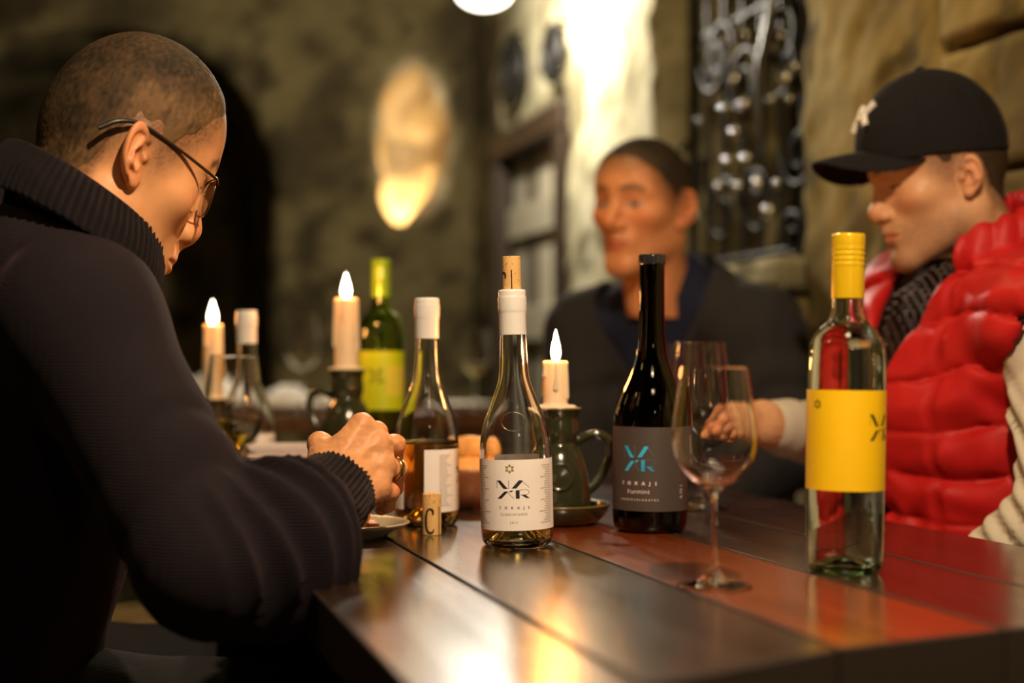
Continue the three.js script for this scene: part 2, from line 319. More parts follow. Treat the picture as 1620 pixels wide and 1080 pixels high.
// ---------------------------------------------------------------- the cellar
const WALL_N = 1.33, BACK_S = 5.0, LEFT_N = -2.4, NEAR_S = -1.7;
const rightWallS = (px) => { const k = (px - 810) / FPX, d = WALL_N / (TC * k + TS); return d * (TC - TS * k); };
const rightWallAt = (px, py, n = WALL_N) => { const k = (px - 810) / FPX, d = n / (TC * k + TS); return [d * (TC - TS * k), EYE + (HORIZON - py) * d / FPX]; };
const backWallAt = (px, py) => { const k = (px - 810) / FPX, d = BACK_S / (TC - TS * k); return [d * (TC * k + TS), EYE + (HORIZON - py) * d / FPX]; };
const stoneMat = mat('limestone', 0xffffff, { vertexColors: true, roughness: 0.93, specularIntensity: 0.25 });
function stoneTone(kind) {
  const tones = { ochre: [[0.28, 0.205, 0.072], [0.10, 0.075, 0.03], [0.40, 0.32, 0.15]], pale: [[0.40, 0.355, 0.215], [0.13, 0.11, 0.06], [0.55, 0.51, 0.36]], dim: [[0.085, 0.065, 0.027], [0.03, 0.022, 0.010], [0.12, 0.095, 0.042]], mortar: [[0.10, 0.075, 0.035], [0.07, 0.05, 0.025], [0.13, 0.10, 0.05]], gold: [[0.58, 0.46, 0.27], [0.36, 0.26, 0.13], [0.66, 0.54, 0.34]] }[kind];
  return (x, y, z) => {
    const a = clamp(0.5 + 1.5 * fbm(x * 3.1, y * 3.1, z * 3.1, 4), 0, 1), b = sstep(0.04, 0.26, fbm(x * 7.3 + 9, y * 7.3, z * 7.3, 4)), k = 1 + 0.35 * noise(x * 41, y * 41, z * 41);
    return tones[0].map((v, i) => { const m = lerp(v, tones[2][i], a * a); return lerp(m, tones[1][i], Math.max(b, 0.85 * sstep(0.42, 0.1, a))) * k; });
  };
}
const rough = (p, amp) => V(fbm(p.x * 2.6, p.y * 2.6, p.z * 2.6, 4) + 0.35 * noise(p.x * 17, p.y * 17, p.z * 17), fbm(p.x * 2.6 + 31, p.y * 2.6, p.z * 2.6, 4), fbm(p.x * 2.6, p.y * 2.6 + 17, p.z * 2.6, 4) + 0.35 * noise(p.x * 17 + 5, p.y * 17, p.z * 17)).multiplyScalar(amp);
// a hewn slab between the given n, y and s, its faces finely divided and uneven
function slab(n0, n1, y0, y1, s0, s1, amp = 0.02, cell = 0.05, tone = 'dim') {
  const g0 = new THREE.BoxGeometry(n1 - n0, y1 - y0, s1 - s0, Math.ceil((n1 - n0) / cell), Math.ceil((y1 - y0) / cell), Math.ceil((s1 - s0) / cell));
  g0.deleteAttribute('normal'); g0.deleteAttribute('uv');
  const g = mergeVertices(g0, 1e-4), p = g.attributes.position, col = new Float32Array(p.count * 3), uv = new Float32Array(p.count * 2), tn = stoneTone(tone);
  for (let i = 0; i < p.count; i++) {
    const n = (n0 + n1) / 2 + p.getX(i), y = (y0 + y1) / 2 + p.getY(i), s = (s0 + s1) / 2 - p.getZ(i), w = T(n, y, s);
    const near = Math.min(Math.abs(Math.abs(p.getX(i)) - (n1 - n0) / 2), 1);
    col.set(tn(w.x, w.y, w.z), i * 3);
    // rounded arrises
    const inset = (v, half) => Math.max(0, 0.02 - (half - Math.abs(v))) / 0.02;
    const e = [inset(p.getX(i), (n1 - n0) / 2), inset(p.getY(i), (y1 - y0) / 2), inset(p.getZ(i), (s1 - s0) / 2)], k = (e[0] > 0.9) + (e[1] > 0.9) + (e[2] > 0.9);
    const c = T((n0 + n1) / 2, (y0 + y1) / 2, (s0 + s1) / 2);
    if (k >= 2 && amp > 0.012) w.lerp(c, 0.012 * (k - 1));
    w.add(rough(w, amp)); p.setXYZ(i, w.x, w.y, w.z); uv[i * 2] = s; uv[i * 2 + 1] = y;
  }
  g.setAttribute('color', new THREE.BufferAttribute(col, 3)); g.setAttribute('uv', new THREE.BufferAttribute(uv, 2)); g.computeVertexNormals();
  return g;
}
const structure = (name, parent) => { const o = new THREE.Group(); o.name = name; if (!parent) { scene.add(o); o.userData.kind = 'structure'; } else parent.add(o); return o; };
function struct(name, geo, m, parent) { const o = part(name, geo, m, parent); if (!parent) o.userData.kind = 'structure'; return o; }

{ // floor, plain walls out of view, vault
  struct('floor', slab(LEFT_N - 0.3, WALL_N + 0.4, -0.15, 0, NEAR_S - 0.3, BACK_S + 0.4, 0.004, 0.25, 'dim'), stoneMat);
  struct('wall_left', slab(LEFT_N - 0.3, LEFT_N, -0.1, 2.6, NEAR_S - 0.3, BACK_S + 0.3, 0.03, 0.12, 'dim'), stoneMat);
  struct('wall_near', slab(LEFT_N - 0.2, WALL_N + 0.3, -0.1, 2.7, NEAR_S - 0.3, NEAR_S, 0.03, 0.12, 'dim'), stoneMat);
  const mid = (LEFT_N + WALL_N) / 2, half = (WALL_N - LEFT_N) / 2, vault = (n) => 2.06 + 0.5 * Math.sqrt(Math.max(0, 1 - ((n - mid) / (half + 0.12)) ** 2));
  const nn = 60, ns = 90, outer = 2.95, pos = [], idx = [], col = [], tn = stoneTone('dim');
  for (let layer = 0; layer < 2; layer++) for (let i = 0; i <= nn; i++) for (let j = 0; j <= ns; j++) {
    const n = lerp(LEFT_N - 0.12, WALL_N + 0.12, i / nn), s = lerp(NEAR_S - 0.2, BACK_S + 0.2, j / ns), w = T(n, layer ? outer : vault(n), s);
    if (!layer) w.add(rough(w, 0.05));
    pos.push(w.x, w.y, w.z); col.push(...tn(w.x, w.y, w.z));
  }
  const id = (l, i, j) => (l * (nn + 1) + i) * (ns + 1) + j;
  for (let l = 0; l < 2; l++) for (let i = 0; i < nn; i++) for (let j = 0; j < ns; j++) { const a = id(l, i, j), b = id(l, i + 1, j), c = id(l, i + 1, j + 1), d = id(l, i, j + 1); l ? idx.push(a, b, c, a, c, d) : idx.push(a, c, b, a, d, c); }
  for (let i = 0; i < nn; i++) for (const j of [0, ns]) { const a = id(0, i, j), b = id(0, i + 1, j), c = id(1, i + 1, j), d = id(1, i, j); idx.push(a, b, c, a, c, d); }
  for (let j = 0; j < ns; j++) for (const i of [0, nn]) { const a = id(0, i, j), b = id(0, i, j + 1), c = id(1, i, j + 1), d = id(1, i, j); idx.push(a, b, c, a, c, d); }
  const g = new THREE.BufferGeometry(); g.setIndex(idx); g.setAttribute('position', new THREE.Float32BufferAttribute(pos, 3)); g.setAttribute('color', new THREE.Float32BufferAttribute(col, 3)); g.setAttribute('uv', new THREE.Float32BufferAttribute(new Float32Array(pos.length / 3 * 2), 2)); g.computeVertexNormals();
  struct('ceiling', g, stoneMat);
}
{ // back wall with a lit niche and a deep blind arch
  const [nc, yc] = backWallAt(656, 222), [nr] = backWallAt(708, 222), ry = 0.25, rn = nr - nc;
  const [a0] = backWallAt(-90, 500), [a1, ay] = backWallAt(430, 60), am = (a0 + a1) / 2, ar = (a1 - a0) / 2;
  const f = (x, y, z) => {
    const n = x * TC - z * TS, s = -x * TS - z * TC;
    let d = Math.max(BACK_S - s, s - BACK_S - 1.3, LEFT_N - 0.25 - n, n - WALL_N - 0.2, -0.12 - y, y - 2.72);
    { const wob = 0.035 * noise(n * 9, y * 7, 3) + 0.012 * noise(n * 30, y * 30, 8), a = ell(n - nc, y - yc - 0.02, (s - BACK_S) * 0.5, rn, ry, 0.17), b = ell(n - nc + 0.045, y - yc + 0.17, s - BACK_S, 0.06, 0.15, 0.12), c2 = ell(n - nc, y - yc + 0.20, s - BACK_S - 0.15, 0.11, 0.165, 0.1); d = smax(d, -Math.min(smin(Math.min(a, b) + wob, c2, 0.04), 1), 0.025); }
    const arch = Math.max(Math.hypot(Math.max(0, Math.abs(n - am) - ar + 0.5), Math.max(0, y - ay + 0.5)) - 0.5, s - BACK_S - 1.1);
    d = smax(d, -arch, 0.06);
    return d + 0.05 * fbm(x * 2.2, y * 2.2, z * 2.2, 3) + 0.008 * noise(x * 16, y * 16, z * 16);
  };
  const c = [T(LEFT_N - 0.3, -0.15, BACK_S - 0.15), T(WALL_N + 0.25, 2.8, BACK_S + 1.4), T(LEFT_N - 0.3, 0, BACK_S + 1.4), T(WALL_N + 0.25, 0, BACK_S - 0.15)], [lo, hi] = boxOf(c, 0.05);
  const dim = stoneTone('dim'), gold = stoneTone('gold');
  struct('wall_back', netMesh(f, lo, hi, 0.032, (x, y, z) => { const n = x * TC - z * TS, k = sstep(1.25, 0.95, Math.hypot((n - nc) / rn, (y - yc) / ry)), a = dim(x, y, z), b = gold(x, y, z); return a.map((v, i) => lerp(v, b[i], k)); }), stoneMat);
  // a tea light at the foot of the niche
  const at = T(nc + 0.01, yc - 0.352, BACK_S + 0.14), tl = thing('tea_light', 'small lit candle burning inside the arched wall niche at the back', 'candle', at);
  const wax = mat('tea_wax', [0.75, 0.6, 0.4], { roughness: 0.5 }), tin = mat('tin', [0.6, 0.6, 0.58], { metalness: 1, roughness: 0.35 });
  part('cup', lathe([[0, 0], [0.019, 0], [0.02, 0.002], [0.02, 0.017], [0.0192, 0.017], [0.0192, 0.003]], 32), tin, tl);
  part('wax', lathe([[0, 0.003], [0.0188, 0.003], [0.0188, 0.013], [0, 0.0145]], 32), wax, tl);
  part('flame', moved(lathe(smooth([[0, 0], [0.0045, 0.006], [0.005, 0.012], [0.0028, 0.024], [0, 0.034]], 5), 20), 0, 0.016, 0), mat('flame_glow', 0x000000, { emissive: new THREE.Color(1, 0.72, 0.35), emissiveIntensity: 14 }), tl);
  pointLight('tea_light_glow', at.clone().add(V(0, 0.03, 0)), LIGHTS.nicheCandle.cd, LIGHTS.nicheCandle.color, 0.008);
}
{ // right wall: pier of big blocks, barred window, pale pier, low door, end piece
  const wr = structure('wall_right'), B = 'stone_block';
  const sA = rightWallS(1268), sB = rightWallS(1046), sC = rightWallS(897), sD = rightWallS(783), sJ = rightWallS(1487), N = WALL_N, R = N + 0.36;
  struct('mortar_bed', [slab(N + 0.035, R, -0.05, 2.45, NEAR_S - 0.1, sA - 0.03, 0.004, 0.1, 'mortar')].map((g) => g)[0], stoneMat, wr);
  const block = (y0, y1, s0, s1, proud, tone = 'ochre', cell = 0.022) => struct(B, slab(N - proud, N + 0.2, y0, y1, s0, s1, 0.03, cell, tone), stoneMat, wr);
  block(1.0, 2.4, sJ + 0.008, sA, 0.0);
  block(1.462, 2.4, sJ - 0.62, sJ - 0.008, 0.012);
  block(1.245, 1.446, sJ - 0.42, sJ - 0.006, 0.0);
  block(0.98, 1.23, sJ - 0.36, sJ - 0.004, 0.012);
  block(1.0, 1.43, sJ - 1.0, sJ - 0.435, 0.004, 'ochre', 0.05);
  block(0.5, 0.985, sA - 0.45, sA, 0.004, 'ochre', 0.05); block(0.5, 0.965, sA - 1.1, sA - 0.465, 0.008, 'ochre', 0.06);
  block(-0.05, 0.488, sA - 0.7, sA, 0.008, 'ochre', 0.06); block(-0.05, 0.488, sA - 1.5, sA - 0.715, 0.004, 'ochre', 0.06);
  block(0.5, 2.4, NEAR_S, sJ - 1.115, 0, 'ochre', 0.1); block(1.45, 2.4, sJ - 1.1, sJ - 0.635, 0.01, 'ochre', 0.08); block(-0.05, 0.49, NEAR_S, sA - 1.515, 0.004, 'ochre', 0.1);
  // barred window: low wall, sill, lintel, dark reveal
  const sillY = 1.15;
  struct('low_wall', slab(N - 0.005, R, -0.05, sillY - 0.07, sA + 0.006, sB - 0.006, 0.02, 0.05, 'ochre'), stoneMat, wr);
  struct('window_sill', slab(N - 0.045, R, sillY - 0.062, sillY, sA + 0.01, sB - 0.01, 0.012, 0.025, 'pale'), stoneMat, wr);
  struct('lintel', slab(N, R, 2.12, 2.45, sA + 0.006, sB - 0.006, 0.02, 0.05, 'dim'), stoneMat, wr);
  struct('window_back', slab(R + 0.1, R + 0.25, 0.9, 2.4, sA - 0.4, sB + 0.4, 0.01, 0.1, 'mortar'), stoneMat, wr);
  // pale pier, door head, end piece
  struct('pale_pier', slab(N - 0.01, R, -0.05, 2.45, sB + 0.002, sC, 0.045, 0.032, 'pale'), stoneMat, wr);
  struct('door_head', slab(N + 0.01, R, 1.718, 2.45, sC - 0.002, sD + 0.02, 0.03, 0.035, 'pale'), stoneMat, wr);
  struct('end_pier', slab(N, R, -0.05, 2.45, sD + 0.01, BACK_S + 0.1, 0.05, 0.04, 'dim'), stoneMat, wr);

  // low door with plank leaf and dark wooden frame
  const dark = mat('door_frame_wood', [0.03, 0.016, 0.008], { roughness: 0.55 }), pale = [mat('door_board_pale', [0.62, 0.57, 0.43], { roughness: 0.7 }), mat('door_board_grey', [0.45, 0.41, 0.3], { roughness: 0.7 }), mat('door_board_dark', [0.12, 0.1, 0.07], { roughness: 0.7 })];
  const boxNS = (n0, n1, y0, y1, s0, s1, r = 0.006) => { const g = new RoundedBoxGeometry(n1 - n0, y1 - y0, s1 - s0, 2, r); g.rotateY(TA); const c = T((n0 + n1) / 2, (y0 + y1) / 2, (s0 + s1) / 2); return g.translate(c.x, c.y, c.z); };
  const door = structure('door_1');
  struct('door_frame', [boxNS(N - 0.02, N + 0.12, 1.635, 1.715, sC + 0.005, sD - 0.005), boxNS(N - 0.02, N + 0.12, 0.001, 1.63, sC + 0.005, sC + 0.075), boxNS(N - 0.015, N + 0.12, 0.001, 1.63, sD - 0.055, sD - 0.005)], dark, door);
  const m0 = sC + 0.08, m1 = sD - 0.06, nb = 5;
  for (let i = 0; i < nb; i++) struct('plank', boxNS(N + 0.05, N + 0.085, 0.012, 1.628, lerp(m0, m1, i / nb) + 0.004, lerp(m0, m1, (i + 1) / nb) - 0.004), pale[[0, 0, 1, 2, 1][i]], door);
  for (const y of [0.35, 1.02, 1.36]) struct('ledge', boxNS(N + 0.025, N + 0.05, y, y + 0.11, m0 + 0.01, m1 - 0.01), pale[1], door);
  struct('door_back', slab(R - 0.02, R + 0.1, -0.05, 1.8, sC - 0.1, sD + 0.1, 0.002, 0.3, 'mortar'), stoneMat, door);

  // wrought iron: window grille with scrolls and bright studs, two rings above the door
  const iron = mat('wrought_iron', [0.02, 0.019, 0.018], { metalness: 0.6, roughness: 0.5 }), bright = mat('polished_iron', [0.62, 0.6, 0.56], { metalness: 1, roughness: 0.16 }), worn = mat('worn_iron', [0.16, 0.16, 0.15], { metalness: 0.8, roughness: 0.4 });
  const G = thing('window_grille', 'black wrought iron window grille with scrolls and shiny studs in the stone wall', 'grille', T(N + 0.07, sillY, (sA + sB) / 2));
  const o = G.position, loc = (s, y, n = N + 0.07) => T(n, y, s).sub(o);
  const bar = (pts, r, k = 40) => tube(pts, r, k, 8);
  part('frame', [bar([loc(sA + 0.03, sillY), loc(sA + 0.03, 2.1)], 0.011, 4), bar([loc(sB - 0.03, sillY), loc(sB - 0.03, 2.1)], 0.011, 4), bar([loc(sA + 0.03, sillY + 0.03), loc(sB - 0.03, sillY + 0.03)], 0.009, 4), bar([loc(sA + 0.03, 1.72), loc(sB - 0.03, 1.72)], 0.009, 4)], iron, G);
  for (let i = 1; i < 7; i++) { const s = lerp(sA + 0.03, sB - 0.03, i / 7); part('bar', bar([loc(s, sillY), loc(s, 2.1)], 0.0075, 6), iron, G); }
  const scroll = (px, py, size, dir, turns = 1.6, up = 1) => { const [s, y] = rightWallAt(px, py, N + 0.055), pts = []; for (let i = 0; i <= 44; i++) { const t = i / 44, a = t * turns * 2 * Math.PI, r = size * (1 - 0.78 * t); pts.push(loc(s + dir * (r * Math.cos(a) - size), y + up * r * Math.sin(a), N + 0.055)); } part('scroll', taperTube(pts, (t) => 0.0085 - 0.004 * t, 80, 8), iron, G); };
  scroll(1205, 120, 0.085, 1); scroll(1205, 120, 0.085, -1); scroll(1212, 60, 0.075, 1, 1.4, -1); scroll(1162, 70, 0.07, -1, 1.5); scroll(1170, 330, 0.085, 1, 1.5); scroll(1170, 330, 0.085, -1, 1.5); scroll(1240, 250, 0.07, 1, 1.5, -1); scroll(1110, 250, 0.08, -1, 1.5, -1); scroll(1110, 110, 0.07, 1, 1.5, -1); scroll(1235, 380, 0.06, 1, 1.4);
  const [ss, sy] = rightWallAt(1212, 100, N + 0.05); part('scroll', taperTube([loc(ss + 0.02, sy - 0.16, N + 0.045), loc(ss + 0.01, sy - 0.03, N + 0.04), loc(ss - 0.03, sy + 0.06, N + 0.04), loc(ss - 0.04, sy + 0.14, N + 0.045), loc(ss + 0.01, sy + 0.2, N + 0.05)], (t) => 0.004 + 0.010 * Math.sin(Math.PI * t), 50, 10), worn, G);
  const stud = lathe([[0, -0.004], [0.007, -0.004], [0.0105, 0], [0.0105, 0.003], [0.006, 0.0085], [0, 0.01]], 16).rotateX(Math.PI / 2).rotateY(TA - Math.PI / 2);
  for (const [px, py, k] of [[1162, 127, 1.25], [1149, 172, 1.2], [1180, 165, 1.2], [1165, 209, 1.15], [1151, 255, 1.1], [1182, 252, 1.1], [1139, 296, 0.9], [1168, 295, 0.9], [1200, 290, 1], [1230, 290, 0.8], [1217, 334, 1.2], [1222, 158, 0.9], [1250, 157, 0.8], [1147, 64, 0.9], [1180, 57, 1.1], [1236, 56, 0.9], [1245, 125, 1.3], [1258, 108, 1.1], [1108, 190, 0.7], [1104, 340, 0.7]]) { const [s, y] = rightWallAt(px, py, N + 0.05), q = loc(s, y, N + 0.05); part('stud', stud.clone().scale(k * 1.35, k * 1.35, k * 1.35).translate(q.x, q.y, q.z), bright, G); }
  const ringLabel = [['larger iron wreath with scrolls hung above the low door', 810, 112, 0.105], ['smaller iron wreath hung above the low door beside the pale pier', 874, 84, 0.075]];
  for (const [label, px, py, r] of ringLabel) {
    const [s, y] = rightWallAt(px, py, N - 0.03), t = thing('iron_wreath', label, 'wreath', T(N - 0.03, y - r, s), 0, null), l2 = (ds, dy) => T(N - 0.03, y + dy, s + ds).sub(t.position);
    const circle = (R2, k = 32) => [...Array(k).keys()].map((i) => l2(R2 * Math.cos(i / k * 2 * Math.PI), R2 * Math.sin(i / k * 2 * Math.PI)));
    part('ring', [tube(circle(r), 0.014, 64, 10, true)], iron, t);
    part('inner_ring', tube(circle(r * 0.42), 0.008, 40, 8, true), iron, t);
    for (let i = 0; i < 6; i++) { const a = i * Math.PI / 3, pts = []; for (let k = 0; k <= 10; k++) { const q = k / 10, rr = r * (0.42 + 0.5 * q), b = a + 0.5 * Math.sin(q * Math.PI); pts.push(l2(rr * Math.cos(b), rr * Math.sin(b))); } part('scroll', tube(pts, 0.006, 20, 8), iron, t); }
    part('hook', tube([l2(0, r), T(N - 0.005, y + r + 0.02, s).sub(t.position), T(N + 0.06, y + r + 0.025, s).sub(t.position)], 0.006, 10, 6), iron, t);
  }
}
// ---------------------------------------------------------------- hanging globe lamps (one in view by the door; the other globes are added, unseen fill)
{
  const brass = mat('lamp_metal', [0.09, 0.07, 0.045], { metalness: 0.9, roughness: 0.4 });
  const lamp = (cfg, label) => {
    const t = thing('globe_lamp', label, 'lamp', cfg.at), r = cfg.r;
    part('globe', lathe(smooth([[0, -r * 0.62], [r * 0.5, -r * 0.56], [r * 0.9, -r * 0.3], [r, 0.05 * r], [r * 0.8, 0.5 * r], [r * 0.4, 0.78 * r], [0, 0.8 * r]], 6), 40), mat('globe_glass', [0.9, 0.88, 0.8], { emissive: new THREE.Color(cfg.color), emissiveIntensity: cfg.glow, roughness: 0.3 }), t);
    part('cap', lathe([[0, 0.76 * r], [0.42 * r, 0.76 * r], [0.45 * r, 0.86 * r], [0.3 * r, 1.05 * r], [0.1 * r, 1.15 * r], [0, 1.16 * r]], 32), brass, t);
    const up = 2.62 - cfg.at.y; part('cord', tube([V(0, 1.1 * r, 0), V(0.002, up * 0.6, 0), V(0, up, 0)], 0.004, 8, 8), brass, t);
    pointLight('globe_lamp_glow', cfg.at, cfg.cd, cfg.color, r * 0.5);
  };
  lamp(LIGHTS.globeBack, 'white glowing globe lamp hanging near the low door, at the top edge');
  lamp(LIGHTS.fillGlobeMid, 'added unseen globe lamp high over the far half of the table, lighting the stone pier');
  lamp(LIGHTS.fillGlobeFront, 'added unseen fill globe behind the viewer at the near end of the room');
  { const c = LIGHTS.shaded, t = thing('pendant_lamp', 'unseen pendant lamp over the near end of the table, wide shade added to keep light off the walls', 'lamp', c.at);
    part('shade', lathe([[0.03, 0.085], [0.05, 0.08], [0.10, 0.03], [0.155, -0.028], [0.157, -0.03], [0.153, -0.03], [0.098, 0.025], [0.048, 0.074], [0.03, 0.079]], 48), mat('shade_metal', [0.05, 0.045, 0.04], { metalness: 0.6, roughness: 0.5 }), t);  // opaque shade added so the lamp lights the table, not the walls
    part('bulb', lathe(smooth([[0, -0.034], [0.02, -0.03], [0.031, -0.012], [0.03, 0.008], [0.018, 0.034], [0.014, 0.056], [0, 0.058]], 5), 28), mat('bulb_glass', [0.9, 0.88, 0.8], { emissive: new THREE.Color(c.color), emissiveIntensity: c.glow }), t);
    part('socket', lathe([[0, 0.058], [0.016, 0.058], [0.017, 0.1], [0.008, 0.11], [0, 0.11]], 24), brass, t);
    part('cord', tube([V(0, 0.108, 0), V(0.002, 0.5, 0), V(0, 2.62 - c.at.y, 0)], 0.004, 8, 8), brass, t);
    pointLight('bulb_glow', c.at, c.cd, c.color, 0.022); }
  lamp(LIGHTS.fillGlobeSide, 'added unseen globe over the aisle for dim light on the back of the man in the dark sweater');
}

// ---------------------------------------------------------------- table, benches, far sideboard
const boxNSY = (n0, n1, y0, y1, s0, s1, r = 0.005) => { const g = new RoundedBoxGeometry(n1 - n0, y1 - y0, s1 - s0, 2, r); g.rotateY(TA); const c = T((n0 + n1) / 2, (y0 + y1) / 2, (s0 + s1) / 2); return g.translate(c.x, c.y, c.z); };
const grainAt = (u, v, k) => 0.5 + 0.5 * fbm(u * 60, v * 2.6 + k, k, 4) + 0.22 * noise(u * 240, v * 7, k + 4) + 0.3 * fbm(u * 9, v * 1.5, k + 8, 3);
const grainTex = dataTexture(256, 512, (u, v) => { const g = clamp(grainAt(Math.abs(u - 0.5), Math.abs(v - 0.5), 1.3), 0, 1); return [lerp(0.5, 1, g), lerp(0.47, 1, g), lerp(0.43, 1, g)]; }, true);
const grainBump = dataTexture(256, 512, (u, v) => grainAt(Math.abs(u - 0.5), Math.abs(v - 0.5), 1.3), false);
const grainRough = dataTexture(256, 512, (u, v) => 0.55 + 0.35 * fbm(Math.abs(u - 0.5) * 8, Math.abs(v - 0.5) * 3, 5, 4) + 0.18 * fbm(Math.abs(u - 0.5) * 90, Math.abs(v - 0.5) * 4, 9, 3), false);
function woodMat(name, color, rough, coat, bump, off, rep = [3.2, 1.3]) {
  const set = (t) => { const c = t.clone(); c.repeat.set(...rep); c.offset.set(off, off * 1.7); c.needsUpdate = true; return c; };
  return mat(name, color, { map: set(grainTex), bumpMap: set(grainBump), bumpScale: bump, roughnessMap: set(grainRough), roughness: rough, clearcoat: coat, clearcoatRoughness: 0.22 });
}
const tableWoods = [woodMat('walnut_varnish', [0.06, 0.028, 0.014], 0.4, 1, 0.00035, 0.1), woodMat('dark_varnish', [0.042, 0.021, 0.012], 0.38, 1, 0.0004, 0.37), woodMat('red_varnish', [0.36, 0.072, 0.016], 0.38, 0.8, 0.0003, 0.61), woodMat('brown_varnish', [0.06, 0.022, 0.013], 0.38, 0.7, 0.0003, 0.83), woodMat('redbrown_varnish', [0.085, 0.022, 0.014], 0.4, 0.7, 0.0003, 0.23)];
{
  const far = 2.26, t = thing('dining_table', 'long dark wooden table of thick varnished planks, one of them reddish', 'table', T(0.55, 0, 1.5));
  const shadedEdgeWood = mat('shaded_edge_wood', [0.022, 0.012, 0.008], { roughness: 0.7 }), o = t.position, planks = [[0.178, 0.309, 0.70, 0.735], [0.3125, 0.4745, 0.78, 0.842], [0.478, 0.624, 0.846, 0.872], [0.6275, 0.7595, 0.874, 0.885], [0.763, 0.93, 0.884, 0.894]];  // edge colour darkened to stand in for shade on the plank ends
  planks.forEach(([n0, n1, s0, s1], i) => {
    const sh = new THREE.Shape(), b = 0.0018; sh.moveTo(n0 + b, s0 + b); sh.lineTo(n1 - b, s1 + b); sh.lineTo(n1 - b, far - 0.02 * (i % 2) - b); sh.lineTo(n0 + b, far - 0.02 * (i % 2) - b); sh.closePath();
    const g = new THREE.ExtrudeGeometry(sh, { depth: 0.045 - 2 * b, bevelEnabled: true, bevelThickness: b, bevelSize: b, bevelSegments: 3, steps: 1 });
    g.rotateX(-Math.PI / 2);                                   // (n, s, up) -> (n, up, -s)
    { const q = g.attributes.normal, u = g.attributes.uv, v = g.attributes.position; for (let k = 0; k < q.count; k++) if (Math.abs(q.getY(k)) < 0.3) { if (Math.abs(q.getX(k)) > 0.7) u.setXY(k, v.getY(k), -v.getZ(k)); else u.setXY(k, v.getX(k) * 0.1, v.getY(k)); } }
    g.translate(0, TOP - 0.045 + b, 0); g.rotateY(TA); g.translate(-o.x, -o.y, -o.z);
    part('plank', g, [tableWoods[i], shadedEdgeWood], t);
  });
  const under = woodMat('table_underframe_wood', [0.045, 0.024, 0.012], 0.5, 0.15, 0.0004, 0.5), piece = (...a) => boxNSY(...a).translate(-o.x, -o.y, -o.z);
  part('apron', piece(0.235, 0.265, TOP - 0.13, TOP - 0.0455, 0.98, far - 0.12), under, t); part('apron', piece(0.845, 0.875, TOP - 0.13, TOP - 0.0455, 1.02, far - 0.12), under, t);
  part('apron', piece(0.27, 0.84, TOP - 0.13, TOP - 0.0455, 1.0, 1.03), under, t); part('apron', piece(0.27, 0.84, TOP - 0.13, TOP - 0.0455, far - 0.16, far - 0.13), under, t);
  for (const [n, s] of [[0.27, 1.06], [0.84, 1.08], [0.27, far - 0.2], [0.84, far - 0.2]]) part('leg', piece(n - 0.04, n + 0.04, 0, TOP - 0.0458, s - 0.04, s + 0.04, 0.008), under, t);
}
function bench(label, n0, n1, s0, s1, y) {
  const o = T((n0 + n1) / 2, 0, (s0 + s1) / 2), t = thing('wooden_bench', label, 'bench', o), w = woodMat('bench_wood', [0.07, 0.035, 0.017], 0.55, 0.1, 0.0005, 0.2), piece = (...a) => boxNSY(...a).translate(-o.x, 0, -o.z);
  const m = (n0 + n1) / 2; part('seat_board', piece(n0, m - 0.004, y - 0.04, y, s0, s1), w, t); part('seat_board', piece(m + 0.004, n1, y - 0.04, y, s0, s1), w, t);
  for (const s of [s0 + 0.15, (s0 + s1) / 2, s1 - 0.15]) part('leg', piece(n0 + 0.03, n1 - 0.03, 0, y - 0.0405, s - 0.025, s + 0.025), w, t);
}
bench('dark wooden bench under the man in the knitted sweater', -0.36, 0.02, 0.5, 1.92, 0.465);
bench('dark wooden bench along the stone wall under the two men', 0.985, 1.28, 1.0, 3.1, 0.45);
{
  const o = T(0.55, 0, 3.75), t = thing('sideboard_table', 'brown wooden table far behind holding plates and glasses', 'table', o), w = woodMat('sideboard_wood', [0.2, 0.085, 0.03], 0.45, 0.2, 0.0005, 0.44), piece = (...a) => boxNSY(...a).translate(-o.x, 0, -o.z), y = 0.825;
  for (let i = 0; i < 4; i++) part('plank', piece(0.12, 0.98, y - 0.045, y, 3.4 + i * 0.18, 3.4 + i * 0.18 + 0.176), w, t);
  for (const [n, s] of [[0.18, 3.47], [0.92, 3.47], [0.18, 4.05], [0.92, 4.05]]) part('leg', piece(n - 0.035, n + 0.035, 0, y - 0.0455, s - 0.035, s + 0.035), w, t);
}

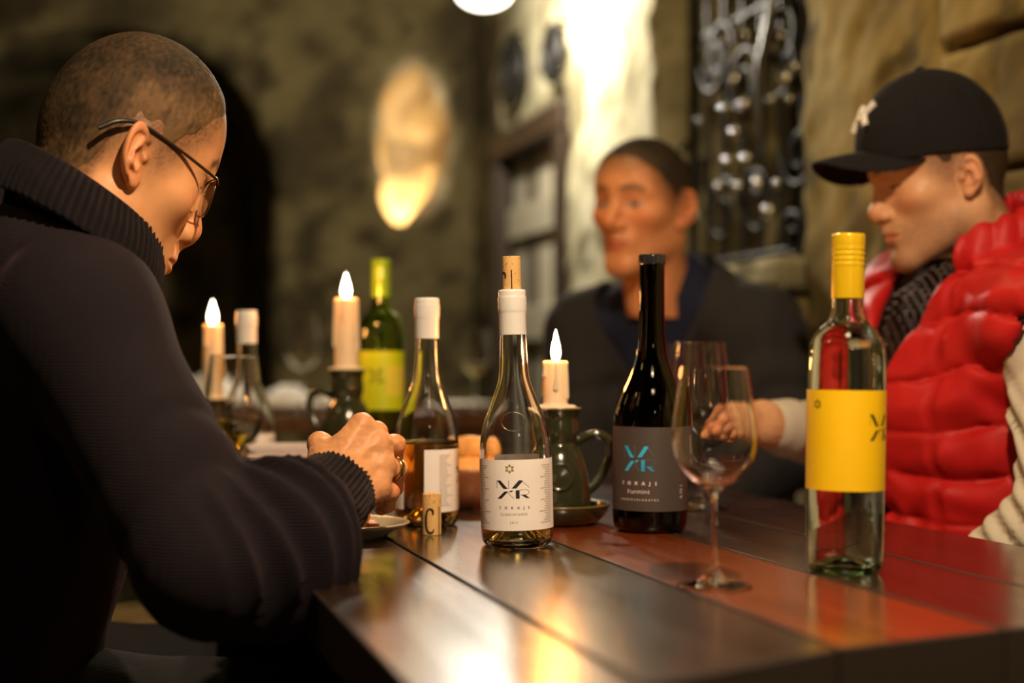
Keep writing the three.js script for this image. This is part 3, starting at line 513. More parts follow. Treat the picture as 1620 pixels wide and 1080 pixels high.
{
  const o = T(0.02, 0, 2.16), t = thing('side_table', 'small dark table set against the long one under the leftmost candle', 'table', o), w = woodMat('side_table_wood', [0.06, 0.03, 0.015], 0.4, 0.5, 0.0004, 0.9), piece = (...a) => boxNSY(...a).translate(-o.x, 0, -o.z);
  for (let i = 0; i < 3; i++) part('plank', piece(-0.13 + i * 0.101, -0.13 + i * 0.101 + 0.099, TOP - 0.04, TOP, 1.94, 2.4, 0.003), w, t);
  for (const [n, s] of [[-0.09, 1.99], [0.13, 1.99], [-0.09, 2.35], [0.13, 2.35]]) part('leg', piece(n - 0.025, n + 0.025, 0, TOP - 0.0405, s - 0.025, s + 0.025), w, t);
}
{ // an empty chair at the far left corner of the table
  const t = thing('wooden_chair', 'empty wooden chair with an upright slatted back glimpsed under the arm of the bespectacled man', 'chair', W(205, 0, 2.62).setY(0), TA - 1.15), w = woodMat('chair_wood', [0.7, 0.5, 0.22], 0.5, 0.2, 0.0004, 0.3), rb = (a, b, c, x, y, z, r = 0.006) => new RoundedBoxGeometry(a, b, c, 2, r).translate(x, y, z);
  part('seat', rb(0.4, 0.03, 0.4, 0, 0.45, 0, 0.012), w, t);
  for (const x of [-0.17, 0.17]) { part('leg', rb(0.036, 0.434, 0.036, x, 0.217, 0.17), w, t); part('leg', rb(0.036, 0.434, 0.036, x, 0.217, -0.17), w, t); part('post', rb(0.034, 0.34, 0.03, x, 0.636, -0.18), w, t); }
  for (const x of [-0.1, -0.034, 0.034, 0.1]) part('slat', rb(0.036, 0.27, 0.014, x, 0.6005, -0.18, 0.005), w, t);
  part('top_rail', rb(0.38, 0.07, 0.024, 0, 0.772, -0.18, 0.01), w, t);
}
// ---------------------------------------------------------------- glass, labels, wine
const clearGlass = mat('clear_glass', [1, 1, 1], { roughness: 0.0, transmission: 1, thickness: 0.003, ior: 1.5 });
const paleGreenGlass = mat('pale_green_glass', [1, 1, 1], { roughness: 0.0, transmission: 1, thickness: 0.003, ior: 1.5, attenuationColor: new THREE.Color(0.35, 0.75, 0.42), attenuationDistance: 0.035 });
const darkGlass = mat('dark_bottle_glass', [0.16, 0.15, 0.05], { roughness: 0.02, transmission: 1, thickness: 0.004, ior: 1.52, attenuationColor: new THREE.Color(0.10, 0.11, 0.02), attenuationDistance: 0.003 });
const greenGlass = mat('green_bottle_glass', [0.8, 0.95, 0.45], { roughness: 0.0, transmission: 1, thickness: 0.003, ior: 1.5, attenuationColor: new THREE.Color(0.45, 0.6, 0.12), attenuationDistance: 0.006 });
const goldWine = mat('golden_wine', [1, 1, 1], { roughness: 0, transmission: 1, thickness: 0.05, ior: 1.345, attenuationColor: new THREE.Color(0.95, 0.55, 0.08), attenuationDistance: 0.075 }), amberWine = mat('amber_wine', [1, 1, 1], { roughness: 0, transmission: 1, thickness: 0.05, ior: 1.345, attenuationColor: new THREE.Color(0.95, 0.5, 0.06), attenuationDistance: 0.085 });
const paleWine = mat('pale_wine', [1, 1, 1], { roughness: 0, transmission: 1, thickness: 0.05, ior: 1.345, attenuationColor: new THREE.Color(0.93, 0.95, 0.72), attenuationDistance: 0.12 });
const yellowWine = mat('yellow_wine', [1, 1, 1], { roughness: 0, transmission: 1, thickness: 0.05, ior: 1.345, attenuationColor: new THREE.Color(0.85, 0.78, 0.12), attenuationDistance: 0.03 });
const whiteCapsule = mat('white_capsule', [0.78, 0.74, 0.71], { roughness: 0.42, clearcoat: 0.3, clearcoatRoughness: 0.3 });

// profile helpers: height -> radius of a bottle's outside
const radiusAt = (prof, y) => { for (let i = 1; i < prof.length; i++) if (y <= prof[i][1]) { const [r0, y0] = prof[i - 1], [r1, y1] = prof[i]; return y1 - y0 < 1e-9 ? r1 : lerp(r0, r1, clamp((y - y0) / (y1 - y0), 0, 1)); } return prof[prof.length - 1][0]; };
const profiles = {};
{
  const sm = (body, base) => [...base, ...smooth(body, 6)];
  const heel = (r) => [[r - 0.0085, 0], [r - 0.0055, 0.0008], [r - 0.003, 0.0028], [r - 0.0011, 0.0065], [r - 0.0002, 0.012]];
  profiles.tokaji = sm([[0.0377, 0.02], [0.0378, 0.055], [0.0377, 0.09], [0.0368, 0.110], [0.0331, 0.1285], [0.0236, 0.1536], [0.0168, 0.1735], [0.0146, 0.197], [0.0137, 0.2205], [0.0133, 0.262]], heel(0.0377));
  profiles.burgundy = sm([[0.0425, 0.02], [0.0427, 0.07], [0.0427, 0.118], [0.0412, 0.138], [0.0352, 0.158], [0.0258, 0.178], [0.0185, 0.2], [0.0158, 0.22], [0.0146, 0.26], [0.0142, 0.304]], heel(0.0426));
  profiles.bordeaux = sm([[0.0351, 0.02], [0.0352, 0.08], [0.0352, 0.17], [0.0348, 0.19], [0.0328, 0.2075], [0.0265, 0.2205], [0.018, 0.2285], [0.0147, 0.237], [0.0143, 0.25], [0.0140, 0.296]], heel(0.0351));
}
const inner = (prof, w, punt) => { const yb = 0.006; return [[0, punt + 0.004], [prof[0][0] * 0.35, punt * 0.75 + 0.004], [prof[0][0] * 0.7, yb + 0.003], [prof[0][0] - 0.001, yb], ...prof.filter(([, y]) => y > 0.011).map(([r, y]) => [r - w, y])]; };
function bottleGlass(prof, w, punt, seg = 96) {
  const outer = prof, inn = inner(prof, w, punt), top = prof[prof.length - 1];
  return lathe([[0, punt], [outer[0][0] * 0.3, punt * 0.82], [outer[0][0] * 0.62, punt * 0.3], [outer[0][0] * 0.85, 0.0015], ...outer, [top[0] - w * 0.5, top[1] + 0.0012], ...inn.slice().reverse()], seg);
}
function bottleWine(prof, w, punt, level, seg = 72) {
  const inn = inner(prof, w, punt).map(([r, y]) => [r, y]), pts = [];
  for (const [r, y] of inn) if (y < level) pts.push([r + 0.00012, y - 0.00008]); 
  const rl = radiusAt(prof, level) - w; pts.push([rl + 0.0001, level], [rl * 0.93, level - 0.0012], [rl * 0.6, level - 0.0016], [0, level - 0.0016]);
  pts[0][0] = 0; return lathe(pts, seg);
}
// a paper label hugging the bottle from angle a0 to a1 (0 faces the viewer, positive to the right); u runs from a0 to a1
function labelGeo(prof, y0, y1, a0, a1, off = 0.0003, k = 48, rows = 8) {
  const pos = [], uv = [], idx = [];
  for (let j = 0; j <= rows; j++) for (let i = 0; i <= k; i++) { const y = lerp(y0, y1, j / rows), a = lerp(a0, a1, i / k), r = radiusAt(prof, y) + off; pos.push(r * Math.sin(a), y, r * Math.cos(a)); uv.push(i / k, j / rows); }
  for (let j = 0; j < rows; j++) for (let i = 0; i < k; i++) { const a = j * (k + 1) + i, b = a + 1, c = a + k + 2, d = a + k + 1; idx.push(a, b, c, a, c, d); }
  const g = new THREE.BufferGeometry(); g.setIndex(idx); g.setAttribute('position', new THREE.Float32BufferAttribute(pos, 3)); g.setAttribute('uv', new THREE.Float32BufferAttribute(uv, 2)); g.computeVertexNormals();
  return g;
}
// the letters N A X R drawn with thick and hair strokes inside a w x h box at x, y
function logo(c, x, y, w, h, color, hair = 0.012) {
  const X = (u) => x + u / 270 * w, Y = (v) => y + v / 162 * h, poly = (p) => { c.beginPath(); p.forEach(([a, b], i) => i ? c.lineTo(X(a), Y(b)) : c.moveTo(X(a), Y(b))); c.closePath(); c.fill(); }, line = (p) => { c.beginPath(); p.forEach(([a, b], i) => i ? c.lineTo(X(a), Y(b)) : c.moveTo(X(a), Y(b))); c.stroke(); };
  c.fillStyle = c.strokeStyle = color; c.lineWidth = w * hair;
  line([[5, 0], [5, 70]]); poly([[6, 0], [38, 0], [98, 74], [62, 74]]); line([[105, 0], [105, 74]]);
  poly([[128, 72], [164, 72], [219, 6], [205, 0], [186, 0]]); line([[205, 2], [268, 65]]);
  poly([[8, 162], [42, 162], [102, 97], [70, 97]]); poly([[102, 104], [122, 89], [142, 89], [126, 104]]); line([[88, 100], [146, 162]]);
  poly([[160, 88], [190, 88], [190, 162], [160, 162]]);
  c.beginPath(); c.moveTo(X(190), Y(87)); c.lineTo(X(240), Y(85)); c.bezierCurveTo(X(275), Y(88), X(275), Y(126), X(240), Y(129)); c.lineTo(X(196), Y(129)); c.stroke();
  poly([[202, 131], [238, 131], [272, 160], [244, 160]]);
}
function flower(c, x, y, r, color) { c.fillStyle = color; for (let i = 0; i < 6; i++) { const a = i * Math.PI / 3 + Math.PI / 6; c.beginPath(); for (const [q, b] of [[0.22, 0], [0.7, -0.45], [1, 0], [0.7, 0.45]]) c.lineTo(x + r * q * Math.cos(a + b), y + r * q * Math.sin(a + b)); c.closePath(); c.fill(); } }
const spaced = (c, text, x, y, gap) => { const w = [...text].map((t) => c.measureText(t).width); let at = x - (w.reduce((a, b) => a + b, 0) + gap * (text.length - 1)) / 2; c.textAlign = 'left'; [...text].forEach((t, i) => { c.fillText(t, at, y); at += w[i] + gap; }); c.textAlign = 'center'; };

const dashes = (c, x0, dir, W, H, color) => { c.strokeStyle = color; c.lineWidth = W * 0.0042; let st = 7; const r = () => (st = (st * 16807) % 2147483647) / 2147483647; for (let i = 0; i < 26; i++) { const y = H * (0.09 + 0.84 * i / 26), long = 1 + Math.floor(r() * 2.3) + (i % 5 === 0 ? 3 : 0); for (let k = 0; k < 4 + long; k++) { const x = x0 + dir * (k * W * 0.0145); c.beginPath(); c.moveTo(x - W * 0.006, y + H * 0.014); c.lineTo(x + W * 0.0065, y - H * 0.006); c.stroke(); } } };
const frontPaper = texture(1024, 620, (c, w, h) => {           // covers 196 degrees of the bottle
  c.fillStyle = '#f1e7e3'; c.fillRect(0, 0, w, h);
  const m = w * 0.49;
  flower(c, m - w * 0.026, h * 0.127, h * 0.068, '#8b7a35');
  flower(c, m - w * 0.026, h * 0.127, h * 0.022, '#f1e7e3');
  logo(c, m - w * 0.141, h * 0.29, w * 0.27, h * 0.257, '#1b1814');
  c.fillStyle = '#2a2520'; c.textAlign = 'center'; c.font = `bold ${h * 0.054}px sans-serif`; spaced(c, 'TOKAJI', m + w * 0.004, h * 0.697, w * 0.028);
  c.font = `${h * 0.058}px sans-serif`; c.fillStyle = '#4a433d'; spaced(c, 'Szamorodni', m, h * 0.79, w * 0.0035);
  c.font = `${h * 0.047}px sans-serif`; spaced(c, '2017', m, h * 0.905, w * 0.002);
  dashes(c, w * 0.145, 1, w, h, '#5d513f'); dashes(c, w * 0.845, -1, w, h, '#5d513f');
});
const backPaper = texture(512, 512, (c, w, h) => {
  c.fillStyle = '#efe5e0'; c.fillRect(0, 0, w, h); c.fillStyle = c.strokeStyle = '#6b625a'; c.lineWidth = 3;
  for (let i = 0; i < 20; i++) { c.beginPath(); const y = h * 0.2 + i * h * 0.03; c.moveTo(w * 0.12, y + h * 0.1); c.lineTo(w * 0.3, y); c.stroke(); }
  for (let i = 0; i < 14; i++) c.fillRect(w * 0.42, h * (0.1 + i * 0.058), w * (0.3 + 0.2 * ((i * 7) % 5) / 5), 4);
});
const darkPaper = texture(1024, 640, (c, w, h) => {            // covers 250 degrees
  c.fillStyle = '#4a403c'; c.fillRect(0, 0, w, h);
  const m = w * 0.5, g = c.createLinearGradient(m - 110, h * 0.2, m + 110, h * 0.5); g.addColorStop(0, '#1d9ccf'); g.addColorStop(0.5, '#35b7e6'); g.addColorStop(1, '#1784b5');
  logo(c, m - w * 0.1, h * 0.225, w * 0.2, h * 0.30, g, 0.008);
  c.textAlign = 'center'; c.fillStyle = '#e7dcd6'; c.font = `bold ${h * 0.056}px sans-serif`; spaced(c, 'TOKAJI', m, h * 0.69, w * 0.0225);
  c.font = `${h * 0.062}px sans-serif`; spaced(c, 'Furmint', m, h * 0.79, 1);
  c.font = `bold ${h * 0.031}px sans-serif`; c.fillStyle = '#cfc3bc'; spaced(c, 'HORDÓVÁLOGATÁS', m, h * 0.875, w * 0.0055);
  c.save(); c.translate(w * 0.80, h * 0.5); c.rotate(-Math.PI / 2); c.fillStyle = '#d8ccc6'; c.font = `bold ${h * 0.05}px sans-serif`; spaced(c, '0,75 l', -h * 0.27, 0, 4); c.font = `${h * 0.028}px sans-serif`; for (let i = 0; i < 4; i++) c.fillRect(-h * 0.02, w * (0.018 + i * 0.012), h * 0.4, 3); c.restore();
});
const yellowPaper = texture(1024, 640, (c, w, h) => {          // covers 230 degrees
  c.fillStyle = '#f2c205'; c.fillRect(0, 0, w, h);
  logo(c, w * 0.56, h * 0.235, w * 0.215, h * 0.265, '#241a06', 0.01); flower(c, w * 0.212, h * 0.145, h * 0.052, '#3a2c08'); flower(c, w * 0.212, h * 0.145, h * 0.02, '#f2c205');
});
const greenPaper = texture(256, 256, (c, w, h) => { c.fillStyle = '#b9c60c'; c.fillRect(0, 0, w, h); c.fillStyle = '#d3c53c'; c.fillRect(w * 0.5, h * 0.25, w * 0.36, h * 0.5); logo(c, w * 0.3, h * 0.3, w * 0.18, h * 0.25, '#3d4208'); });
const paper = (name, t, o = {}) => mat(name, 0xffffff, { map: t, roughness: 0.62, ...o });
const frontMat = paper('white_label_paper', frontPaper), backMat = paper('back_label_paper', backPaper), darkLabelMat = paper('dark_label_paper', darkPaper, { roughness: 0.5 }), yellowMat = paper('yellow_label_paper', yellowPaper, { roughness: 0.5 }), greenMat = paper('green_label_paper', greenPaper, { roughness: 0.5 });
const rad = (d) => d * Math.PI / 180;

const corkMat = mat('cork', 0xffffff, { roughness: 0.85, map: texture(512, 512, (c, w, h) => {
  c.fillStyle = '#d9ab6a'; c.fillRect(0, 0, w, h); let st = 11; const r = () => (st = (st * 16807) % 2147483647) / 2147483647;
  for (let i = 0; i < 900; i++) { c.fillStyle = r() < 0.3 ? 'rgba(110,66,25,0.5)' : 'rgba(240,205,145,0.5)'; c.fillRect(r() * w, r() * h, 2 + r() * 9, 1 + r() * 4); }
  c.strokeStyle = c.fillStyle = '#33240f'; c.font = `bold ${h * 0.14}px sans-serif`; c.textAlign = 'center'; c.fillText('ITY', w * 0.5, h * 0.3); c.font = `bold ${h * 0.3}px serif`; c.fillText('C|', w * 0.49, h * 0.66); c.lineWidth = 9; c.beginPath(); c.moveTo(w * 0.42, h * 0.7); c.lineTo(w * 0.58, h * 0.95); c.moveTo(w * 0.57, h * 0.72); c.lineTo(w * 0.46, h * 0.9); c.stroke();
}) });
const corkGeo = (h, r = 0.0098) => lathe([[0, 0], [r - 0.0008, 0], [r, 0.0008], [r * 1.0, h * 0.5], [r - 0.0001, h - 0.0009], [r - 0.0009, h], [0, h + 0.0004]], 40);

function tokajiBottle(label, at, turn, opt = {}) {
  const t = thing('wine_bottle', label, 'bottle', at, turn), P = profiles.tokaji;
  t.rotation.z = opt.lean ?? 0;
  part('glass', bottleGlass(P, 0.0022, 0.022), clearGlass, t);
  part('wine', bottleWine(P, 0.0022, 0.022, opt.level ?? 0.03), opt.wine ?? goldWine, t);
  part('front_label', labelGeo(P, 0.0195, 0.092, rad(-98), rad(98)), frontMat, t, 'white paper front label printed with NAXR, TOKAJI, Szamorodni and 2017');
  part('back_label', labelGeo(P, 0.022, 0.0935, rad(180 - 42), rad(180 + 42)), backMat, t);
  part('capsule', lathe([[0.0141, 0.2205], [0.01425, 0.2212], [0.0142, 0.2425], [0.0147, 0.2442], [0.0151, 0.2475], [0.0151, 0.2585], [0.0147, 0.2605], [0.0143, 0.262], [0.0144, 0.2655], [0.0138, 0.2675], [0.0112, 0.268], [0.0101, 0.2672], [0.0099, 0.262]], 64), whiteCapsule, t);
  if (opt.seal) { // moulded oval on the shoulder
    const y = 0.131, r = radiusAt(P, y), pts = []; for (let i = 0; i < 48; i++) { const a = i / 48 * Math.PI * 2, yy = y + 0.0095 * Math.sin(a), rr = radiusAt(P, yy) + 0.0002, b = 0.0125 * Math.cos(a) / rr; pts.push(V(rr * Math.sin(b), yy, rr * Math.cos(b))); }
    part('moulded_seal', [tube(pts, 0.0005, 96, 8, true)], clearGlass, t);
  }
  return t;
}
const bottleFront = tokajiBottle('clear bottle with white label facing the viewer and a cork pushed half out', onTable(819, 1.49), rad(-3), { level: 0.031, lean: rad(1.3), seal: true });
const corkTop = part('cork', corkGeo(0.047), corkMat, bottleFront); corkTop.position.set(0, 0.2555, 0); corkTop.rotation.y = rad(150);
const bottleMid = tokajiBottle('clear bottle half full of amber wine standing behind the loose cork', onTable(675, 1.68), rad(97), { level: 0.100, lean: rad(1.4), wine: amberWine });
tokajiBottle('clear white-capped bottle standing by the sleeve of the bespectacled man', onTable(393, 2.05), rad(78), { level: 0.06, lean: rad(1.6), wine: yellowWine });
{
  const t = thing('wine_bottle', 'dark glass bottle with a black label and blue letters beside the empty wine glass', 'bottle', onTable(1028, 1.628), 0), P = profiles.burgundy; t.rotation.z = rad(-0.5);
  part('glass', bottleGlass(P, 0.0028, 0.026), darkGlass, t);
  part('front_label', labelGeo(P, 0.0255, 0.1195, rad(-24 - 125), rad(-24 + 125)), darkLabelMat, t, 'dark paper label printed with NAXR, TOKAJI, Furmint and HORDÓVÁLOGATÁS');
  part('lip', lathe([[0.0143, 0.3035], [0.0152, 0.304], [0.0156, 0.3055], [0.0156, 0.3135], [0.0151, 0.3152], [0.0118, 0.3156], [0.0105, 0.3145], [0.0104, 0.3]], 48), mat('dark_lip', [0.02, 0.02, 0.022], { roughness: 0.15, clearcoat: 1, clearcoatRoughness: 0.05 }), t);
}
function screwBottle(label, at, turn, o) {
  const t = thing('wine_bottle', label, 'bottle', at, turn), P = profiles.bordeaux; t.rotation.z = o.lean ?? 0;
  part('glass', bottleGlass(P, 0.0022, 0.014), o.glass, t);
  part('wine', bottleWine(P, 0.0022, 0.014, o.level), o.wine, t);
  part('front_label', labelGeo(P, 0.076, 0.166, rad(o.a - 115), rad(o.a + 115)), o.paper, t, o.labelText);
  const cap = [[0.0146, 0.249], [0.0149, 0.2495], [0.01495, 0.276]]; for (let i = 0; i < 4; i++) { const y = 0.278 + i * 0.0048; cap.push([0.0146, y], [0.0151, y + 0.0012], [0.0151, y + 0.0026], [0.0147, y + 0.0036]); } cap.push([0.01505, 0.2985], [0.01505, 0.3065], [0.0146, 0.3078], [0, 0.308]);
  part('screw_cap', lathe(cap, 64), o.cap, t);
  return t;
}
screwBottle('clear screw-cap bottle with yellow cap and yellow label in front of the red vest', onTable(1335, 1.298), 0, { glass: paleGreenGlass, wine: paleWine, level: 0.226, paper: yellowMat, a: 8, lean: rad(-0.8), cap: mat('yellow_cap', [0.80, 0.50, 0.01], { roughness: 0.28, metalness: 0.25, clearcoat: 0.6, clearcoatRoughness: 0.15 }), labelText: 'yellow paper label printed with NAXR' });

// ---------------------------------------------------------------- stemmed glasses
function stemGlass(name, label, at, k, group, shorter = 0, slim = 1) {
  const t = thing(name, label, 'glass', at, 0, group), w = 0.0009;
  const out = smooth([[0.0026, 0.03], [0.0025, 0.055], [0.0030, 0.076], [0.0085, 0.0835], [0.0225, 0.0925], [0.0325, 0.106], [0.0358, 0.121], [0.0349, 0.141], [0.0317, 0.164], [0.0283, 0.187]], 7).map(([r, y]) => [r * k * slim, (y - shorter * sstep(0.03, 0.076, y)) * k]);
  const inn = smooth([[0, 0.0865], [0.0085, 0.0872], [0.0215, 0.0945], [0.0315, 0.107], [0.0349, 0.121], [0.0341, 0.141], [0.0309, 0.164], [0.0276, 0.187]], 7).map(([r, y]) => [r * k * slim, (y - shorter) * k]);
  const foot = smooth([[0, 0.0012], [0.012, 0.0008], [0.027, 0.0], [0.0322, 0.0004], [0.0325, 0.0014], [0.03, 0.0024], [0.02, 0.0045], [0.009, 0.009], [0.0045, 0.016], [0.003, 0.024]], 6).map(([r, y]) => [r * k, y * k]);
  part('bowl', lathe([...foot, ...out, [(out[out.length - 1][0] + inn[inn.length - 1][0]) / 2, (0.1877 - shorter) * k], ...inn.slice().reverse()], 72), clearGlass, t);
  return { t, inn };
}
function glassWine(inn, level, m, t) { const pts = inn.filter(([, y]) => y < level).map(([r, y]) => [r + 0.0001, y - 0.0001]); let rl = 0; for (let i = 1; i < inn.length; i++) if (inn[i][1] >= level) { rl = lerp(inn[i - 1][0], inn[i][0], (level - inn[i - 1][1]) / (inn[i][1] - inn[i - 1][1])); break; } pts[0][0] = 0; part('wine', lathe([...pts, [rl, level], [rl * 0.94, level - 0.001], [0, level - 0.001]], 56), m, t); }
stemGlass('wine_glass', 'empty stemmed wine glass standing alone at the front of the table', onTable(1130, 1.212), 1);
stemGlass('wine_glass', 'stemmed glass held by the stem in the fingers of the man in the red vest', onTable(1107, 1.86), 1.17);
{ const g = stemGlass('wine_glass', 'stemmed glass with a little wine behind the dark bottle, beside the held one', onTable(1077, 1.97), 1.17); glassWine(g.inn, 0.112, paleWine, g.t); }
{ const g = stemGlass('wine_glass', 'stemmed glass of yellow wine held beside the leftmost white-capped bottle', onTable(370, 1.97), 1.29, undefined, 0.03, 0.88); glassWine(g.inn, 0.112, yellowWine, g.t); }

// ---------------------------------------------------------------- candles in glazed pottery jugs
const glaze = mat('dark_green_glaze', [0.028, 0.03, 0.012], { roughness: 0.16, clearcoat: 0.8, clearcoatRoughness: 0.06 }), glazeRim = mat('worn_glaze', [0.16, 0.11, 0.035], { roughness: 0.3, clearcoat: 0.5, clearcoatRoughness: 0.15 });
const waxMat = mat('candle_wax', [0.9, 0.78, 0.56], { roughness: 0.45, transmission: 0.22, thickness: 0, specularIntensity: 0.6 }), drippedWax = mat('dripped_wax', [0.8, 0.66, 0.48], { roughness: 0.5 });
const flameMat = mat('candle_flame', 0x000000, { emissive: new THREE.Color(1, 0.84, 0.56), emissiveIntensity: LIGHTS.candle.glow }), wickMat = mat('wick', [0.02, 0.015, 0.012], { roughness: 0.9 });
function candleJug(label, candleLabel, at, turn, length, o = {}) {
  const t = thing('candle_jug', label, 'candle holder', at, turn);
  part('saucer', lathe(smooth([[0, 0.001], [0.034, 0.0], [0.046, 0.002], [0.055, 0.011], [0.0605, 0.0225], [0.0595, 0.0242], [0.057, 0.0225], [0.051, 0.0125], [0.043, 0.0065], [0.02, 0.005], [0, 0.005]], 6), 72), glaze, t);
  part('body', lathe(smooth([[0, 0.0052], [0.031, 0.0052], [0.0365, 0.009], [0.0385, 0.02], [0.0378, 0.042], [0.035, 0.065], [0.0285, 0.084], [0.0215, 0.0955], [0.0225, 0.1], [0.0245, 0.109], [0.0235, 0.119], [0.0228, 0.125], [0.0252, 0.1325], [0.0268, 0.136], [0.0258, 0.138], [0.0232, 0.1365], [0.021, 0.131], [0.0165, 0.128], [0, 0.128]], 5), 72), glaze, t);
  part('rim', moved(new THREE.TorusGeometry(0.0262, 0.0013, 10, 64).rotateX(Math.PI / 2), 0, 0.1372, 0), glazeRim, t);
  part('saucer_rim', moved(new THREE.TorusGeometry(0.0602, 0.0011, 10, 80).rotateX(Math.PI / 2), 0, 0.0236, 0), glazeRim, t);
  const med = lathe([[0, 0.0035], [0.009, 0.003], [0.0135, 0.0018], [0.0145, 0.0035], [0.0165, 0.0035], [0.0175, 0.001], [0.0178, -0.003]], 40).rotateX(Math.PI / 2).rotateX(-0.12); part('medallion', moved(med, 0, 0.058, 0.0345), glaze, t);
  part('handle', taperTube([V(0.021, 0.098, 0), V(0.033, 0.104, 0), V(0.047, 0.107, 0), V(0.059, 0.099, 0), V(0.061, 0.082, 0), V(0.054, 0.063, 0), V(0.044, 0.047, 0), V(0.0355, 0.04, 0)], (q) => 0.0062 - 0.0012 * Math.sin(q * Math.PI), 48, 14), glaze, t);
  const c = thing('candle', candleLabel, 'candle', at.clone().add(V(o.dx ?? -0.004, 0.1285, 0)), turn), r = o.r ?? 0.0145, y = length;
  const wave = (g) => { const p = g.attributes.position; for (let i = 0; i < p.count; i++) { const a = Math.atan2(p.getZ(i), p.getX(i)), q = 1 + 0.05 * noise(Math.cos(a) * 2.2, p.getY(i) * 26, Math.sin(a) * 2.2 + length * 50); p.setX(i, p.getX(i) * q); p.setZ(i, p.getZ(i) * q); } g.computeVertexNormals(); return g; };
  part('wax', wave(lathe([[0, 0], ...[...Array(14).keys()].map((i) => [r, 0.0005 + (y - 0.004) * i / 13]), [r * 1.04, y - 0.001], [r * 0.93, y + 0.0012], [r * 0.7, y - 0.002], [r * 0.3, y - 0.004], [0, y - 0.0045]], 48)), waxMat, c);
  const drips = []; for (let i = 0; i < 6; i++) { const a = i * 1.05 + length * 40, dl = y * (0.25 + 0.5 * ((i * 37) % 10) / 10); drips.push(taperTube([V(r * Math.cos(a), y - 0.001, r * Math.sin(a)), V(r * 1.05 * Math.cos(a), y - dl * 0.5, r * 1.05 * Math.sin(a)), V(r * 1.04 * Math.cos(a + 0.05), y - dl, r * 1.04 * Math.sin(a + 0.05))], (q) => 0.0016 + 0.0016 * q * q, 16, 8), moved(new THREE.SphereGeometry(0.0032, 10, 8), r * 1.04 * Math.cos(a + 0.05), y - dl, r * 1.04 * Math.sin(a + 0.05))); }
  part('drip', drips, waxMat, c);
  part('melted_collar', wave(lathe(smooth([[r * 0.9, 0.0006], [0.019, 0.0016], [0.0245, 0.0072], [0.0255, 0.0098], [0.0225, 0.0125], [0.017, 0.0125], [r * 0.95, 0.0165]], 5), 48)), drippedWax, c);
  part('wick', tube([V(0, y - 0.006, 0), V(0.0004, y + 0.002, 0), V(0.0014, y + 0.008, 0)], 0.0007, 8, 6), wickMat, c);
  part('flame', moved(lathe(smooth([[0, 0], [0.0036, 0.004], [0.0055, 0.011], [0.0052, 0.018], [0.0033, 0.027], [0.0014, 0.035], [0, 0.0405]], 6), 24).scale(o.fat ?? 1, 1, o.fat ?? 1), 0.0005, y - 0.001, 0), flameMat, c);
  pointLight('candle_glow', c.position.clone().add(V(0, y + 0.016, 0)), LIGHTS.candle.cd, LIGHTS.candle.color, 0.014);
  return t;
}
candleJug('dark green glazed jug with looped handle between the clear and the dark bottle', 'short lit candle in the jug with the looped handle', onTable(884, 1.70), 0, 0.064);
{
  const c = onTable(584, 2.1), o = T(...(() => { const [n, s] = toNS(c); return [n, TOP, s + 0.03]; })());
  const t = thing('serving_board', 'thick wooden serving board under the green bottle and the tall candle', 'board', o), w = woodMat('board_wood', [0.09, 0.045, 0.02], 0.5, 0.1, 0.0004, 0.7);
  part('board', [boxNSY(-0.13, 0.12, 0.012, 0.045, -0.09, 0.09, 0.006)], w, t);
  for (const n of [-0.1, 0.09]) part('batten', boxNSY(n - 0.015, n + 0.015, 0, 0.0125, -0.08, 0.08, 0.003), w, t);
}
{ const p = onTable(549, 2.08); p.y += 0.0452; candleJug('dark glazed jug with a tall candle on the serving board behind the ringed hand', 'tall white lit candle in front of the green bottle', p, rad(160), 0.112, { r: 0.0165, dx: -0.001, fat: 1.25 }); }
candleJug('dark glazed jug with a candle behind the leftmost white-capped bottle', 'lit candle glowing behind the leftmost white-capped bottle', onTable(337, 2.17), rad(150), 0.122, { r: 0.0135, fat: 1.3, dx: 0 });
{ const p = onTable(603, 2.2); p.y += 0.0452; screwBottle('green screw-cap bottle with a lime label behind the tall candle', p, 0, { glass: greenGlass, wine: yellowWine, level: 0.14, paper: greenMat, a: 20, cap: mat('lime_cap', [0.2, 0.34, 0.01], { roughness: 0.28, metalness: 0.2, clearcoat: 0.6, clearcoatRoughness: 0.15 }), labelText: 'lime green paper label' }); }

